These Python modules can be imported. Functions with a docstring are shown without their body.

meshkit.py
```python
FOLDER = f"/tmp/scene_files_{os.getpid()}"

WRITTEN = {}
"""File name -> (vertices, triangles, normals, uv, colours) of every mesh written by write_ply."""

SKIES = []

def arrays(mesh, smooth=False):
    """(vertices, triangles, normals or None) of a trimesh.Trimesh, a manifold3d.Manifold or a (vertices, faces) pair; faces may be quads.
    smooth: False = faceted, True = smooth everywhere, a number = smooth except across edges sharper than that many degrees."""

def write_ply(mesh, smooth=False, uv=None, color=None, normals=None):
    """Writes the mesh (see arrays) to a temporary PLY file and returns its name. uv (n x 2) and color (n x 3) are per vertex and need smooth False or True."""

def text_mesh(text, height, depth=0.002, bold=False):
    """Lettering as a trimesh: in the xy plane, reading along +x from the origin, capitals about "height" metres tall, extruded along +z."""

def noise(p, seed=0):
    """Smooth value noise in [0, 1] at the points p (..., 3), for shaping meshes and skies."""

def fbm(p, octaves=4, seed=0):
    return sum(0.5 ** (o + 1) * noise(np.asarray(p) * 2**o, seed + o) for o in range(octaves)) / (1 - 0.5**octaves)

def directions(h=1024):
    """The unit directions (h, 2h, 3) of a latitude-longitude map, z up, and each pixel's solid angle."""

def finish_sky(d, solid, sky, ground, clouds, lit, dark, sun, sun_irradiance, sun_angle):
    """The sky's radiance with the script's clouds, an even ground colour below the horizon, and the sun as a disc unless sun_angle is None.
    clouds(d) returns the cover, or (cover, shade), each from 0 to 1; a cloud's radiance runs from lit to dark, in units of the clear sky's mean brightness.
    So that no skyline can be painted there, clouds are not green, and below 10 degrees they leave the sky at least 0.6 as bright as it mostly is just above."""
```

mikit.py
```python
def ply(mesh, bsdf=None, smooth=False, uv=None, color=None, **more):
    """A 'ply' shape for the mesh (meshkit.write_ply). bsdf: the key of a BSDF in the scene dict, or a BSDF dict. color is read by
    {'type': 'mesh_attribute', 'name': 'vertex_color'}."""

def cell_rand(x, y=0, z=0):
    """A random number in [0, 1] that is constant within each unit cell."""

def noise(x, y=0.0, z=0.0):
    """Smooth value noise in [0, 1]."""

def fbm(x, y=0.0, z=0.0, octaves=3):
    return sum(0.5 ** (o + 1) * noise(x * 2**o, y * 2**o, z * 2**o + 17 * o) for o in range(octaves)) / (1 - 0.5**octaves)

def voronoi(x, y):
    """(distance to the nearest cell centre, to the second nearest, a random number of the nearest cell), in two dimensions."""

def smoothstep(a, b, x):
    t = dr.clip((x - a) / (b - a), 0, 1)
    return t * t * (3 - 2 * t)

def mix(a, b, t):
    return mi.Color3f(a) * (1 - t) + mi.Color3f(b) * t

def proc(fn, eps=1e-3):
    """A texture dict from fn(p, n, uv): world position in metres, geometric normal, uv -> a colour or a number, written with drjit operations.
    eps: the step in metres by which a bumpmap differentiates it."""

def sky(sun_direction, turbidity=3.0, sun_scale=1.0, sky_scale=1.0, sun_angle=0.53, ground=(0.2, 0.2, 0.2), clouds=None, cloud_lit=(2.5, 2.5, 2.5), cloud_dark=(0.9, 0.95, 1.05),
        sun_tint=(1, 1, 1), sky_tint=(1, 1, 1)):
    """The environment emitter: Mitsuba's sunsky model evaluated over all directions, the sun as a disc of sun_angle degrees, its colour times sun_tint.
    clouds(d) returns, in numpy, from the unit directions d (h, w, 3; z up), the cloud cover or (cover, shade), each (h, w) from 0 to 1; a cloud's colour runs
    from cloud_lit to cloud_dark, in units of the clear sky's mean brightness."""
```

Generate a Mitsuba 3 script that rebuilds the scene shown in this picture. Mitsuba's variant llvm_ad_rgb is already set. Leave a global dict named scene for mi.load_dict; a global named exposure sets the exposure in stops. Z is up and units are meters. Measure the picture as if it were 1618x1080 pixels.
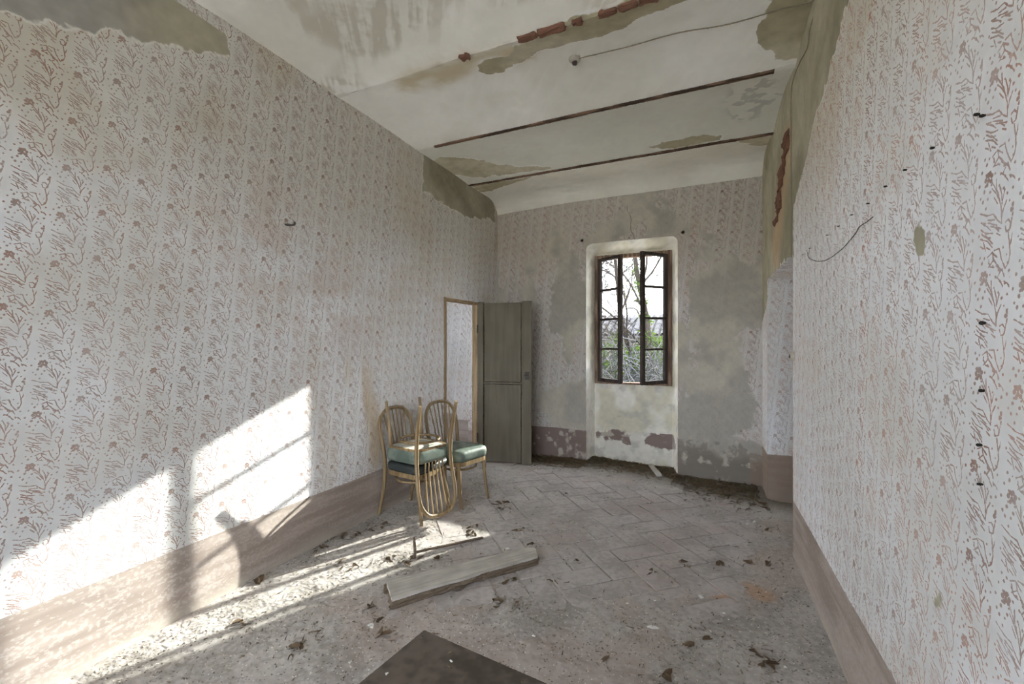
import math, random
import numpy as np, trimesh, drjit as dr, mitsuba as mi, mikit, meshkit
import manifold3d as m3
from shapely.geometry import Polygon, Point
from mikit import noise, fbm, voronoi, cell_rand, smoothstep, mix
T = mi.ScalarTransform4f
rng = np.random.default_rng(7)
random.seed(7)
scene, labels = {}, {}

# ------------------------------------------------------------------ camera, sky, exposure
F, CX, CY, EYE = 700.0, 809.0, 540.0, 1.4
TANY = 324 / 700.0
CYAW = 1 / math.hypot(1, TANY); SYAW = TANY * CYAW
exposure = 4.58
scene['camera'] = {'type': 'perspective', 'fov_axis': 'x', 'fov': math.degrees(2 * math.atan(809 / F)), 'near_clip': 0.02, 'far_clip': 200.0,
                   'to_world': T().look_at(origin=[0, 0, EYE], target=[-SYAW, CYAW, EYE], up=[0, 0, 1])}
SUN = (0.39, 1.0, 0.39)


def haze_clouds(d):
    q = d / np.maximum(d[..., 2:] + 0.35, 0.2)
    return 0.62 + 0.3 * meshkit.fbm(q * 2.0, 4, 2), 0.35 * meshkit.fbm(q * 3.0, 3, 6)


scene['sky'] = mikit.sky(SUN, turbidity=4.0, sun_scale=0.75, sky_scale=2.0, ground=(0.30, 0.29, 0.26), clouds=haze_clouds, cloud_lit=(2.45, 2.6, 2.9), cloud_dark=(1.42, 1.52, 1.72),
                         sun_tint=(0.72, 1.0, 1.60), sky_tint=(1.0, 1.0, 1.0))

# ------------------------------------------------------------------ room numbers
XL = lambda y: -2.40 - 0.0276 * y          # left wall
XR = lambda y: 0.534 - 0.0245 * y          # right wall
YB, YR, ZC = 5.05, -2.2, 3.15              # back wall, rear wall, ceiling
DADO = 0.368
JOINTS = [-1.53, -0.56, 0.41, 1.38, 2.35, 3.315, 4.30, 5.28]


def ray(px, py):
    u, v = (px - CX) / F, (CY - py) / F
    return np.array([-SYAW + u * CYAW, CYAW + u * SYAW, v])


def on_floor(px, py, z=0.0):
    r = ray(px, py)
    return np.array([0, 0, EYE]) + r * (z - EYE) / r[2]


def on_ceiling(px, py, z=ZC):
    return on_floor(px, py, z)


def on_right(px, py):
    r = ray(px, py)
    return np.array([0, 0, EYE]) + r * 0.534 / (r[0] + 0.0245 * r[1])


def on_left(px, py):
    r = ray(px, py)
    return np.array([0, 0, EYE]) + r * -2.40 / (r[0] + 0.0276 * r[1])


def on_y(px, py, y):
    r = ray(px, py)
    return np.array([0, 0, EYE]) + r * y / r[1]


# ------------------------------------------------------------------ helpers
def key_for(name):
    if name not in scene and name not in labels:
        return name
    i = 1
    while f'{name}_{i:03d}' in scene or f'{name}_{i:03d}' in labels:
        i += 1
    return f'{name}_{i:03d}'


def obj(name, mesh, bsdf, parent=None, smooth=False, **kw):
    key = key_for(parent + '__' + name if parent else name)
    scene[key] = mikit.ply(mesh, bsdf, smooth=smooth, **kw)
    return key


def tag(key, label=None, cat=None, group=None, kind=None):
    d = labels.setdefault(key, {})
    for k, v in (('label', label), ('category', cat), ('group', group), ('kind', kind)):
        if v:
            d[k] = v
    return key


def thing(name, label, cat, group=None, kind=None):
    return tag(key_for(name), label, cat, group, kind)


def cat(ms):
    return trimesh.util.concatenate(ms)


def mesh_of(man):
    m = man.to_mesh()
    return trimesh.Trimesh(np.array(m.vert_properties[:, :3]), np.array(m.tri_verts), process=False)


def man_of(v, f):
    return m3.Manifold(m3.Mesh(np.asarray(v, np.float32), np.asarray(f, np.uint32)))


def hull(pts):
    return m3.Manifold.hull_points(np.asarray(pts, float))


def cbox(cx, cy, cz, sx, sy, sz, c=0.003):
    """Chamfered box as a hull."""
    h = np.array([sx, sy, sz]) / 2
    c = min(c, *(h * 0.45))
    pts = []
    for a in (-1, 1):
        for b in (-1, 1):
            for d in (-1, 1):
                s = np.array([a, b, d])
                for k in range(3):
                    q = (h - c) * s
                    q[k] = h[k] * s[k]
                    pts.append(q + (cx, cy, cz))
    return mesh_of(hull(pts))


def moved(mesh, loc=(0, 0, 0), rz=0.0, rx=0.0, ry=0.0, s=1.0):
    m = mesh.copy()
    M = trimesh.transformations.euler_matrix(rx, ry, rz, 'sxyz')
    M[:3, :3] *= s
    M[:3, 3] = loc
    m.apply_transform(M)
    return m


def spline(pts, n=8):
    p = np.asarray(pts, float)
    q = np.vstack([2 * p[0] - p[1], p, 2 * p[-1] - p[-2]])
    out = []
    for i in range(1, len(q) - 2):
        for t in np.arange(n) / n:
            a, b, c, d = q[i - 1:i + 3]
            out.append(0.5 * (2 * b + (c - a) * t + (2 * a - 5 * b + 4 * c - d) * t * t + (3 * b - a - 3 * c + d) * t ** 3))
    out.append(p[-1])
    return np.array(out)


def tube(pts, r, sides=8, flat=1.0, up=None, closed=False):
    """A tube along the points; r a number or one per point; flat squeezes the section along its second axis."""
    p = np.asarray(pts, float)
    n = len(p)
    r = np.broadcast_to(np.asarray(r, float), (n,))
    t = np.roll(p, -1, 0) - np.roll(p, 1, 0) if closed else np.gradient(p, axis=0)
    t /= np.linalg.norm(t, axis=1, keepdims=True) + 1e-12
    a = np.empty_like(p)
    ref = np.array(up if up is not None else ([0, 0, 1.0] if abs(t[0][2]) < 0.9 else [1.0, 0, 0]))
    for i in range(n):
        ref_i = ref if up is not None or i == 0 else a[i - 1]
        v = ref_i - t[i] * (ref_i @ t[i])
        a[i] = v / (np.linalg.norm(v) + 1e-12)
    b = np.cross(t, a)
    ang = np.arange(sides) * 2 * np.pi / sides
    v = p[:, None] + r[:, None, None] * (np.cos(ang)[None, :, None] * a[:, None] + flat * np.sin(ang)[None, :, None] * b[:, None])
    f = []
    for i in range(n if closed else n - 1):
        i2 = (i + 1) % n
        for j in range(sides):
            k = (j + 1) % sides
            f += [[i * sides + j, i * sides + k, i2 * sides + k], [i * sides + j, i2 * sides + k, i2 * sides + j]]
    V = v.reshape(-1, 3)
    if not closed:
        c0, c1 = len(V), len(V) + 1
        V = np.vstack([V, p[:1], p[-1:]])
        for j in range(sides):
            k = (j + 1) % sides
            f += [[c0, k, j], [c1, (n - 1) * sides + j, (n - 1) * sides + k]]
    m = trimesh.Trimesh(V, np.array(f), process=False)
    if m.volume < 0:
        m.invert()
    return m


def lathe(profile, n=24):
    p = np.asarray(profile, float)
    ang = np.arange(n) * 2 * np.pi / n
    v = np.stack([p[:, None, 0] * np.cos(ang), p[:, None, 0] * np.sin(ang), np.broadcast_to(p[:, None, 1], (len(p), n))], -1).reshape(-1, 3)
    f = []
    for i in range(len(p) - 1):
        for j in range(n):
            k = (j + 1) % n
            f += [[i * n + j, i * n + k, (i + 1) * n + k], [i * n + j, (i + 1) * n + k, (i + 1) * n + j]]
    return trimesh.Trimesh(v, np.array(f), process=True)


def loft(rings):
    """Closed rings (k, n, 3), capped at both ends."""
    R = np.asarray(rings, float)
    k, n = R.shape[:2]
    V = np.vstack([R.reshape(-1, 3), R[0].mean(0)[None], R[-1].mean(0)[None]])
    f = []
    for i in range(k - 1):
        for j in range(n):
            q = (j + 1) % n
            f += [[i * n + j, i * n + q, (i + 1) * n + q], [i * n + j, (i + 1) * n + q, (i + 1) * n + j]]
    for j in range(n):
        q = (j + 1) % n
        f += [[k * n, q, j], [k * n + 1, (k - 1) * n + j, (k - 1) * n + q]]
    m = trimesh.Trimesh(V, np.array(f), process=False)
    if m.volume < 0:
        m.invert()
    return m


def wall_sheet(poly, fn, th):
    """Extrudes a polygon in (along, z) by th; fn(along, z, t) -> xyz arrays."""
    m = trimesh.creation.extrude_polygon(poly, th, engine='earcut')
    v = m.vertices
    m = trimesh.Trimesh(np.stack(fn(v[:, 0], v[:, 1], v[:, 2]), 1), m.faces, process=False)
    if m.volume < 0:
        m.invert()
    return m


# ------------------------------------------------------------------ materials
def mat(name, color, rough=0.85, bump=None, bscale=1.0, spec=0.2, **kw):
    col = mikit.proc(color) if callable(color) else {'type': 'rgb', 'value': list(color)}
    b = {'type': 'principled', 'base_color': col, 'roughness': rough, 'specular': spec, **kw}
    if bump is not None:
        b = {'type': 'bumpmap', 'arbitrary': mikit.proc(bump, 2e-3), 'scale': bscale, 'bsdf': b}
    scene[name] = {'type': 'twosided', 'bsdf': b}


def seg(a, b, ax, ay, bx, by):
    ex, ey = bx - ax, by - ay
    L = ex * ex + ey * ey + 1e-12
    t = dr.clip(((a - ax) * ex + (b - ay) * ey) / L, 0, 1)
    dx, dy = a - ax - t * ex, b - ay - t * ey
    return dr.square(dx) + dr.square(dy)


# the roller-painted flower motif: strokes in "print" units, turned to metres
PR = [[(320, 155), (400, 240), (430, 300), (455, 360), (455, 440)], [(378, 150), (385, 220), (425, 290)], [(320, 195), (380, 240), (430, 300)],
      [(430, 210), (455, 260), (460, 320)], [(495, 240), (463, 305)], [(520, 310), (475, 360), (456, 410)], [(350, 260), (400, 305)],
      [(145, 322), (250, 355), (340, 360), (400, 410), (450, 437)], [(160, 385), (230, 400)], [(160, 430), (230, 465), (330, 480)],
      [(265, 385), (360, 400)], [(260, 402), (390, 440)], [(300, 430), (450, 470)], [(150, 490), (260, 520), (330, 570)], [(230, 480), (330, 545)],
      [(150, 540), (200, 560)], [(200, 520), (232, 580)], [(390, 490), (440, 510)],
      [(330, 600), (350, 650), (280, 690)], [(360, 592), (430, 590), (460, 660), (510, 722), (550, 695), (572, 640), (565, 590), (545, 510)],
      [(605, 520), (572, 585)], [(260, 625), (330, 602), (400, 640)], [(350, 650), (420, 700), (480, 740)], [(390, 760), (440, 790), (480, 830)],
      [(500, 800), (540, 815), (590, 855)], [(180, 395), (255, 425), (300, 455)], [(170, 460), (240, 495), (300, 505)], [(350, 440), (420, 480)], [(280, 640), (300, 690), (360, 700)], [(430, 730), (470, 720), (500, 770)], [(300, 580), (250, 560)], [(390, 690), (450, 730), (410, 765)], [(590, 430), (572, 490)], [(510, 440), (545, 430), (575, 455), (560, 495), (520, 500), (505, 465)]]
PD = [(226, 122, 15), (248, 96, 15), (284, 92, 15), (312, 112, 14), (300, 142, 14), (268, 132, 14), (246, 152, 13), (268, 108, 10),
      (584, 380, 13), (604, 352, 13), (634, 352, 12), (650, 378, 13), (634, 402, 13), (606, 408, 12), (616, 380, 9),
      (130, 140, 9), (205, 190, 11), (290, 212, 9), (185, 255, 10), (258, 250, 8), (230, 305, 8), (150, 225, 8), (530, 270, 9), (560, 320, 7), (600, 250, 9),
      (500, 160, 8), (570, 180, 8), (610, 610, 9), (605, 700, 9), (640, 660, 8), (480, 590, 7), (530, 640, 6), (180, 655, 10), (150, 615, 8), (215, 625, 7),
      (110, 690, 8), (170, 720, 8), (630, 790, 8), (300, 740, 7), (440, 130, 8), (640, 150, 7), (480, 90, 8), (400, 60, 8), (340, 30, 7), (600, 60, 8), (650, 470, 8), (130, 470, 7), (590, 560, 7), (660, 560, 8), (420, 860, 7), (250, 800, 8), (160, 790, 8), (360, 830, 7), (560, 740, 8)]
CW, CH = 0.130, 0.200


def pm(x, y):
    x2 = x + (y - 120) * 0.095
    return 0.006 + (x2 - 110) * 0.000236, 0.17 - (y - 120) * 0.000317


def motif(a, z):
    """(ink distance in metres, column number): below zero on a stroke."""
    i = dr.floor(a / CW)
    la = a - i * CW
    zz = (z + 0.11 * cell_rand(i, 3, 5)) / CH
    lb = (zz - dr.floor(zz)) * CH
    best = mi.Float(1.0)
    wob = 0.0018 * (noise(a * 160, z * 160) - 0.5)

    def wrapped(mid):
        q = (lb - mid) / CH
        return (q - dr.floor(q + 0.5)) * CH
    for line in PR:
        pts = [pm(*q) for q in line]
        mid = sum(q[1] for q in pts) / len(pts)
        w = wrapped(mid)
        d2 = mi.Float(1.0)
        for (x0, y0), (x1, y1) in zip(pts, pts[1:]):
            d2 = dr.minimum(d2, seg(la, w, x0, y0 - mid, x1, y1 - mid))
        best = dr.minimum(best, dr.sqrt(d2) - 0.00155)
    for x, y, r in PD:
        px, py = pm(x, y)
        w = wrapped(py)
        best = dr.minimum(best, dr.sqrt(dr.square(la - px) + dr.square(w)) - r * 0.00036)
    return best + wob, i


def caps(a, b, pts):
    """Distance to a chain of discs (a, b, radius): negative inside."""
    best = mi.Float(9)
    for (x0, y0, r0), (x1, y1, r1) in zip(pts, pts[1:]):
        ex, ey = x1 - x0, y1 - y0
        t = dr.clip(((a - x0) * ex + (b - y0) * ey) / (ex * ex + ey * ey + 1e-9), 0, 1)
        best = dr.minimum(best, dr.sqrt(dr.square(a - x0 - t * ex) + dr.square(b - y0 - t * ey)) - (r0 + t * (r1 - r0)))
    return best


def wall_color(p, n, uv):
    facing_y = dr.abs(n.y) > 0.5
    isL, isB, isR = (n.x > 0.5) & (p.x < -2.2), (n.y < -0.5) & (p.y > 4.9) & (p.x > -2.65), (n.x < -0.5) & (p.x > 0.3)
    one, zero = mi.Float(1), mi.Float(0)
    L, B, R = (dr.select(q, one, zero) for q in (isL, isB, isR))
    z = p.z
    a = dr.select(facing_y, p.x, dr.select(p.x < -1, p.y, -p.y)) - 0.09 * z
    ink, col = motif(a, z)
    big = fbm(p.x * 0.9 + p.y * 0.9, z * 0.9, B * 9, 3)
    mid = fbm((p.x + p.y) * 3.1, z * 3.1, 4, 3)
    fine = fbm((p.x + p.y) * 22, z * 22, 2, 3)
    ragged = 0.10 * (mid - 0.5) + 0.08 * (fine - 0.5)
    base = mix((0.64, 0.64, 0.635), (0.75, 0.755, 0.775), smoothstep(0.3, 0.65, big))
    base = mix(base, (0.52, 0.485, 0.40), 0.28 * smoothstep(0.45, 0.75, mid) + 0.62 * smoothstep(1.7, 2.6, z + 0.3 * (big - 0.5)))  # mottled staining, plus dimmer light up the wall put into the colour
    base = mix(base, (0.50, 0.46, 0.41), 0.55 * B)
    base = base * (0.93 + 0.14 * fine)
    strength = dr.clip(0.72 + 0.9 * fbm(a * 2.2, z * 2.2, 8, 2), 0.2, 1.0) * (0.75 + 0.5 * (fine - 0.5))
    strength = strength * (0.7 + 0.3 * cell_rand(col, 2, 9))
    inkc = mix((0.20, 0.105, 0.07), (0.33, 0.155, 0.10), smoothstep(0.4, 0.6, mid) * (1 - 0.5 * L) + 0.25 * R)
    c = mix(base, inkc, smoothstep(0.0007, -0.0005, ink) * strength)
    # rubbed red and yellow stains on the left wall
    red = L * smoothstep(0.45, 0, caps(p.y, z, [(1.75, 2.1, 0.03), (2.1, 1.75, 0.06), (2.5, 1.6, 0.02)])) * smoothstep(0.42, 0.62, fbm(p.y * 5, z * 6, 1, 3))
    c = mix(c, (0.42, 0.30, 0.23), 0.30 * red)
    yel = L * smoothstep(0.42, 0.0, caps(p.y, z, [(2.45, 1.0, 0.05), (2.6, 0.6, 0.14)])) * smoothstep(0.45, 0.7, noise(p.y * 9, z * 1.6, 3))
    c = mix(c, (0.46, 0.35, 0.21), 0.7 * yel)
    bandd = L * smoothstep(0.10, 0.0, dr.abs(z - 1.72 - 0.05 * (p.y - 1.5))) * smoothstep(0.35, 0.65, fbm(p.y * 6, z * 4, 3, 3))
    c = mix(c, (0.47, 0.41, 0.34), 0.30 * bandd)
    # the back wall: paint gone in large patches, cement grey and olive below
    lost = fbm(p.x * 1.7 + 5, z * 1.5, 3, 4) + 0.10 * smoothstep(0.9, -0.1, dr.abs(p.x + 0.05)) * smoothstep(2.3, 1.6, z) - 0.12 * smoothstep(2.35, 2.75, z) - 0.05 * smoothstep(-1.6, -2.3, p.x)
    over = caps(p.x, z, [(-1.35, 2.55, 0.05), (-1.0, 2.72, 0.10), (-0.72, 2.84, 0.05), (-0.35, 2.62, 0.06), (0.0, 2.45, 0.02)])
    side = caps(p.x, z, [(-1.6, 1.2, 0.05), (-1.55, 1.9, 0.22), (-1.75, 1.6, 0.08), (-1.6, 2.35, 0.12)])
    rightp = caps(p.x, z, [(-0.1, 1.0, 0.20), (0.1, 0.7, 0.25), (-0.1, 2.0, 0.18), (0.2, 1.9, 0.1)])
    lost = lost + 0.10 * (fine - 0.5)
    lostm = B * dr.maximum(smoothstep(0.51, 0.55, lost), smoothstep(0.03, -0.02, dr.minimum(dr.minimum(over, side), rightp) + ragged * 1.6))
    cement = mix((0.39, 0.37, 0.325), (0.50, 0.47, 0.395), smoothstep(0.35, 0.65, fbm(p.x * 4, z * 4, 6, 3)))
    c = mix(c, cement * (0.9 + 0.2 * fine), 0.86 * lostm)
    # bare olive plaster: upper corners of the left wall, top of the right wall
    l1 = dr.maximum(2.60 + 0.47 * (p.y - 0.7) - z, p.y - 1.53) + 1.0 * dr.select(z > 3.10 - 0.03 * (p.y - 1.0), one, zero) * dr.select(p.y > 1.0, one, zero)
    l2 = dr.maximum(dr.maximum(2.82 + 0.10 * smoothstep(4.3, 4.9, p.y) - z, 3.42 - p.y), p.y - 4.96)
    bl = smoothstep(0.02, -0.004, dr.minimum(l1, l2) + ragged * 0.9)
    r1 = dr.maximum(2.28 - 0.41 * (p.y - 3.40) - z, 1.7 - p.y)
    r2 = dr.maximum(1.99 - z, 3.40 - p.y)
    br = smoothstep(0.02, -0.004, dr.minimum(r1, r2) + ragged * 0.8)
    spot = R * smoothstep(0.008, 0.0, dr.minimum(caps(p.y, z, [(1.548, 1.655, 0.022), (1.552, 1.69, 0.024)]), caps(p.y, z, [(1.45, 0.765, 0.010), (1.455, 0.78, 0.010)])) + 0.06 * (fine - 0.5))
    bare = dr.maximum(dr.maximum(L * bl, R * br), spot)
    olive = mix((0.27, 0.25, 0.175), (0.39, 0.365, 0.275), smoothstep(0.3, 0.7, fbm((p.x + p.y) * 2.6, z * 2.6, 11, 3)))
    olive = mix(olive, (0.31, 0.30, 0.285), L * smoothstep(1.3, 0.9, p.y) * 0.8)
    rust = R * smoothstep(0.22, 0.0, caps(p.y, z, [(3.62, 2.75, 0.04), (3.95, 2.45, 0.06), (4.15, 2.2, 0.10)]) + 2.2 * ragged)
    olive = mix(olive, (0.52, 0.36, 0.22), 0.55 * rust)
    c = mix(c, olive * (0.85 + 0.3 * fine), bare)
    edge = dr.maximum(L, R) * smoothstep(0.012, 0.0, dr.abs(dr.minimum(dr.minimum(l1, l2) * L + 9 * (1 - L), dr.minimum(r1, r2) * R + 9 * (1 - R)) + ragged * 0.9 - 0.012))
    c = mix(c, (0.74, 0.72, 0.66), 0.6 * edge)
    # crack above the window
    crack = B * smoothstep(0.006, 0.002, dr.abs(p.x + 0.86 + 0.05 * (noise(z * 9, 3) - 0.5) + 0.12 * (z - 2.6))) * smoothstep(2.5, 2.55, z) * smoothstep(2.95, 2.9, z)
    c = mix(c, (0.2, 0.18, 0.15), 0.8 * crack)
    # window recess: limewash, paled in the colour for sky light on the reveals
    nic = dr.select((p.y > 5.06) & (p.x > -1.5) & (p.x < 0), one, zero)
    lime = mix((0.78, 0.76, 0.69), (0.64, 0.61, 0.50), smoothstep(0.35, 0.65, fbm(p.x * 5, z * 4, 7, 3)))
    lime = mix(lime, (0.45, 0.44, 0.40), 0.6 * smoothstep(0.5, 0.7, fbm(p.x * 8, z * 9, p.y * 5, 3)))
    c = mix(c, lime * (0.9 + 0.2 * fine), nic)
    # painted plinth
    dz = z - DADO + 0.006 * (noise((p.x + p.y) * 6, 1) - 0.5) + 0.012 * smoothstep(0, 1, B) * (mid - 0.5)
    streak = fbm((p.x + p.y) * 3, z * 30, 5, 3)
    plinth = mix((0.29, 0.24, 0.21), (0.385, 0.325, 0.29), smoothstep(0.3, 0.7, streak * 0.6 + 0.4 * mid))
    plinth = mix(plinth, (0.56, 0.53, 0.50), 0.40 * smoothstep(0.46, 0.66, fbm((p.x + p.y) * 75, z * 110, 3, 3) * 0.65 + streak * 0.35) * (0.4 + 0.6 * L * smoothstep(2.2, 1.0, p.y)))
    plinth = mix(plinth, (0.47, 0.43, 0.37), 0.7 * smoothstep(0.10, 0.0, z + 0.1 * (mid - 0.5)))
    plinth = mix(plinth, mix(mix((0.23, 0.175, 0.155), (0.22, 0.20, 0.17), smoothstep(-0.5, -0.3, p.x)), (0.60, 0.56, 0.48), 0.7 * smoothstep(0.50, 0.66, fbm(p.x * 13, z * 13, 9, 4) - 0.06 * smoothstep(-0.5, -0.3, p.x) - 0.12 * smoothstep(-1.6, -1.9, p.x))), B * 0.92)
    gone = nic * smoothstep(0.0, 0.02, dr.minimum(caps(p.x, z, [(-1.3, 0.30, 0.05), (-1.05, 0.32, 0.05), (-0.95, 0.24, 0.03)]), caps(p.x, z, [(-0.68, 0.29, 0.07), (-0.5, 0.28, 0.08)])) + ragged)
    plinth = mix(plinth, (0.27, 0.205, 0.16), 0.8 * dr.select((p.x > 0.30) & (p.y > 4.55), one, zero))
    pl = smoothstep(0.002, -0.002, dz) * (1 - 0.9 * gone)
    rightfade = B * (1 - nic) * smoothstep(-0.4, -0.3, p.x) * smoothstep(0.2, 0.3, z + 0.25 * (mid - 0.5))
    spk = smoothstep(0.44, 0.56, fbm(p.x * 16, z * 16, 13, 3) + 0.35 * (0.17 - z))
    pl = pl * (1 - rightfade * (0.35 + 0.6 * (1 - spk)))
    return mix(c, plinth, pl)


def wall_bump(p, n, uv):
    q = p.x + p.y
    return 0.010 * fbm(q * 2.5, p.z * 2.5, 1, 2) + 0.0018 * fbm(q * 30, p.z * 30, 5, 2)


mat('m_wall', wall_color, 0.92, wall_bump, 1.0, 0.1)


def ceiling_color(p, n, uv):
    a, b = p.x, p.y
    fine = fbm(a * 20, b * 20, p.z * 20, 3)
    mid = fbm(a * 3, b * 3, 2, 3)
    rag = 0.16 * (mid - 0.5) + 0.09 * (fine - 0.5)
    c = mix((0.89, 0.88, 0.83), (0.79, 0.775, 0.70), smoothstep(0.42, 0.68, fbm(a * 1.3, b * 1.7, 3, 4)))
    brush = fbm((a * 0.8 + b * 0.6) * 26, (b * 0.8 - a * 0.6) * 3, 4, 3)
    grime = smoothstep(0.40, 0.62, fbm(a * 2.1 + 3, b * 2.6, 9, 3)) * smoothstep(0.36, 0.60, 0.6 * brush + 0.4 * fine)
    c = mix(c, (0.50, 0.465, 0.37), grime * (0.10 + 0.60 * smoothstep(2.45, 2.2, b)))
    greyer = smoothstep(3.30, 3.34, b) * smoothstep(4.32, 4.28, b)
    c = mix(c, (0.66, 0.66, 0.58), 0.7 * greyer)
    c = mix(c, (0.72, 0.70, 0.61), 0.5 * smoothstep(4.28, 4.34, b))
    yel = smoothstep(0.20, 0.0, caps(a, b, [(-1.9, 2.45, 0.02), (-1.5, 2.5, 0.06), (-1.1, 2.5, 0.02)]) + rag) * smoothstep(0.4, 0.6, mid)
    c = mix(c, (0.53, 0.44, 0.25), 0.75 * yel)
    d = dr.minimum(caps(a, b, [(-1.32, 2.57, 0.09), (-1.16, 2.57, 0.06), (-1.02, 2.47, 0.10), (-0.66, 2.46, 0.12), (-0.35, 2.42, 0.085), (-0.05, 2.38, 0.06)]),
                   caps(a, b, [(0.40, 2.6, 0.08), (0.36, 2.95, 0.14), (0.42, 3.15, 0.13)]))
    d = dr.minimum(d, caps(a, b, [(-2.5, 3.75, 0.22), (-2.25, 3.98, 0.20), (-1.85, 4.18, 0.07), (-1.5, 4.25, 0.02)]))
    d = dr.minimum(d, dr.minimum(caps(a, b, [(-2.4, 4.45, 0.14), (-2.0, 4.44, 0.05), (-1.7, 4.38, 0.02)]), caps(a, b, [(0.30, 4.45, 0.11), (0.40, 4.55, 0.15)])))
    d = dr.minimum(d, caps(a, b, [(-0.55, 4.20, 0.02), (-0.2, 4.22, 0.04), (0.0, 4.24, 0.02)])) + rag * 0.75
    olive = mix((0.42, 0.385, 0.26), (0.53, 0.49, 0.37), smoothstep(0.35, 0.65, mid)) * (0.85 + 0.3 * fine)
    c = mix(c, olive, smoothstep(0.008, -0.004, d))
    c = mix(c, (0.83, 0.82, 0.78), 0.6 * smoothstep(0.014, 0.004, dr.abs(d - 0.012)) * smoothstep(0.4, 0.6, noise(a * 16, b * 16)))
    flake = smoothstep(0.5, 0.62, fbm(a * 14, b * 14, 7, 3)) * smoothstep(0.15, 0.0, caps(a, b, [(0.2, 3.4, 0.03), (0.25, 3.75, 0.12), (0.2, 4.0, 0.03)]))
    c = mix(c, (0.40, 0.40, 0.36), 0.6 * flake)
    dark = smoothstep(0.030, 0.010, dr.abs(b - 2.352 + 0.01 * (noise(a * 14, 2) - 0.5))) * smoothstep(0.52, 0.66, fbm(a * 4, 2, 2, 3))
    c = mix(c, (0.42, 0.38, 0.32), 0.35 * dark)
    return c * (0.90 + 0.1 * fine + 0.1 * mid)


def ceiling_bump(p, n, uv):
    return 0.008 * fbm(p.x * 3, p.y * 3, 1, 2) + 0.0015 * fbm(p.x * 35, p.y * 35, 3, 2)


mat('m_ceiling', ceiling_color, 0.92, ceiling_bump, 1.0, 0.1)


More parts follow.
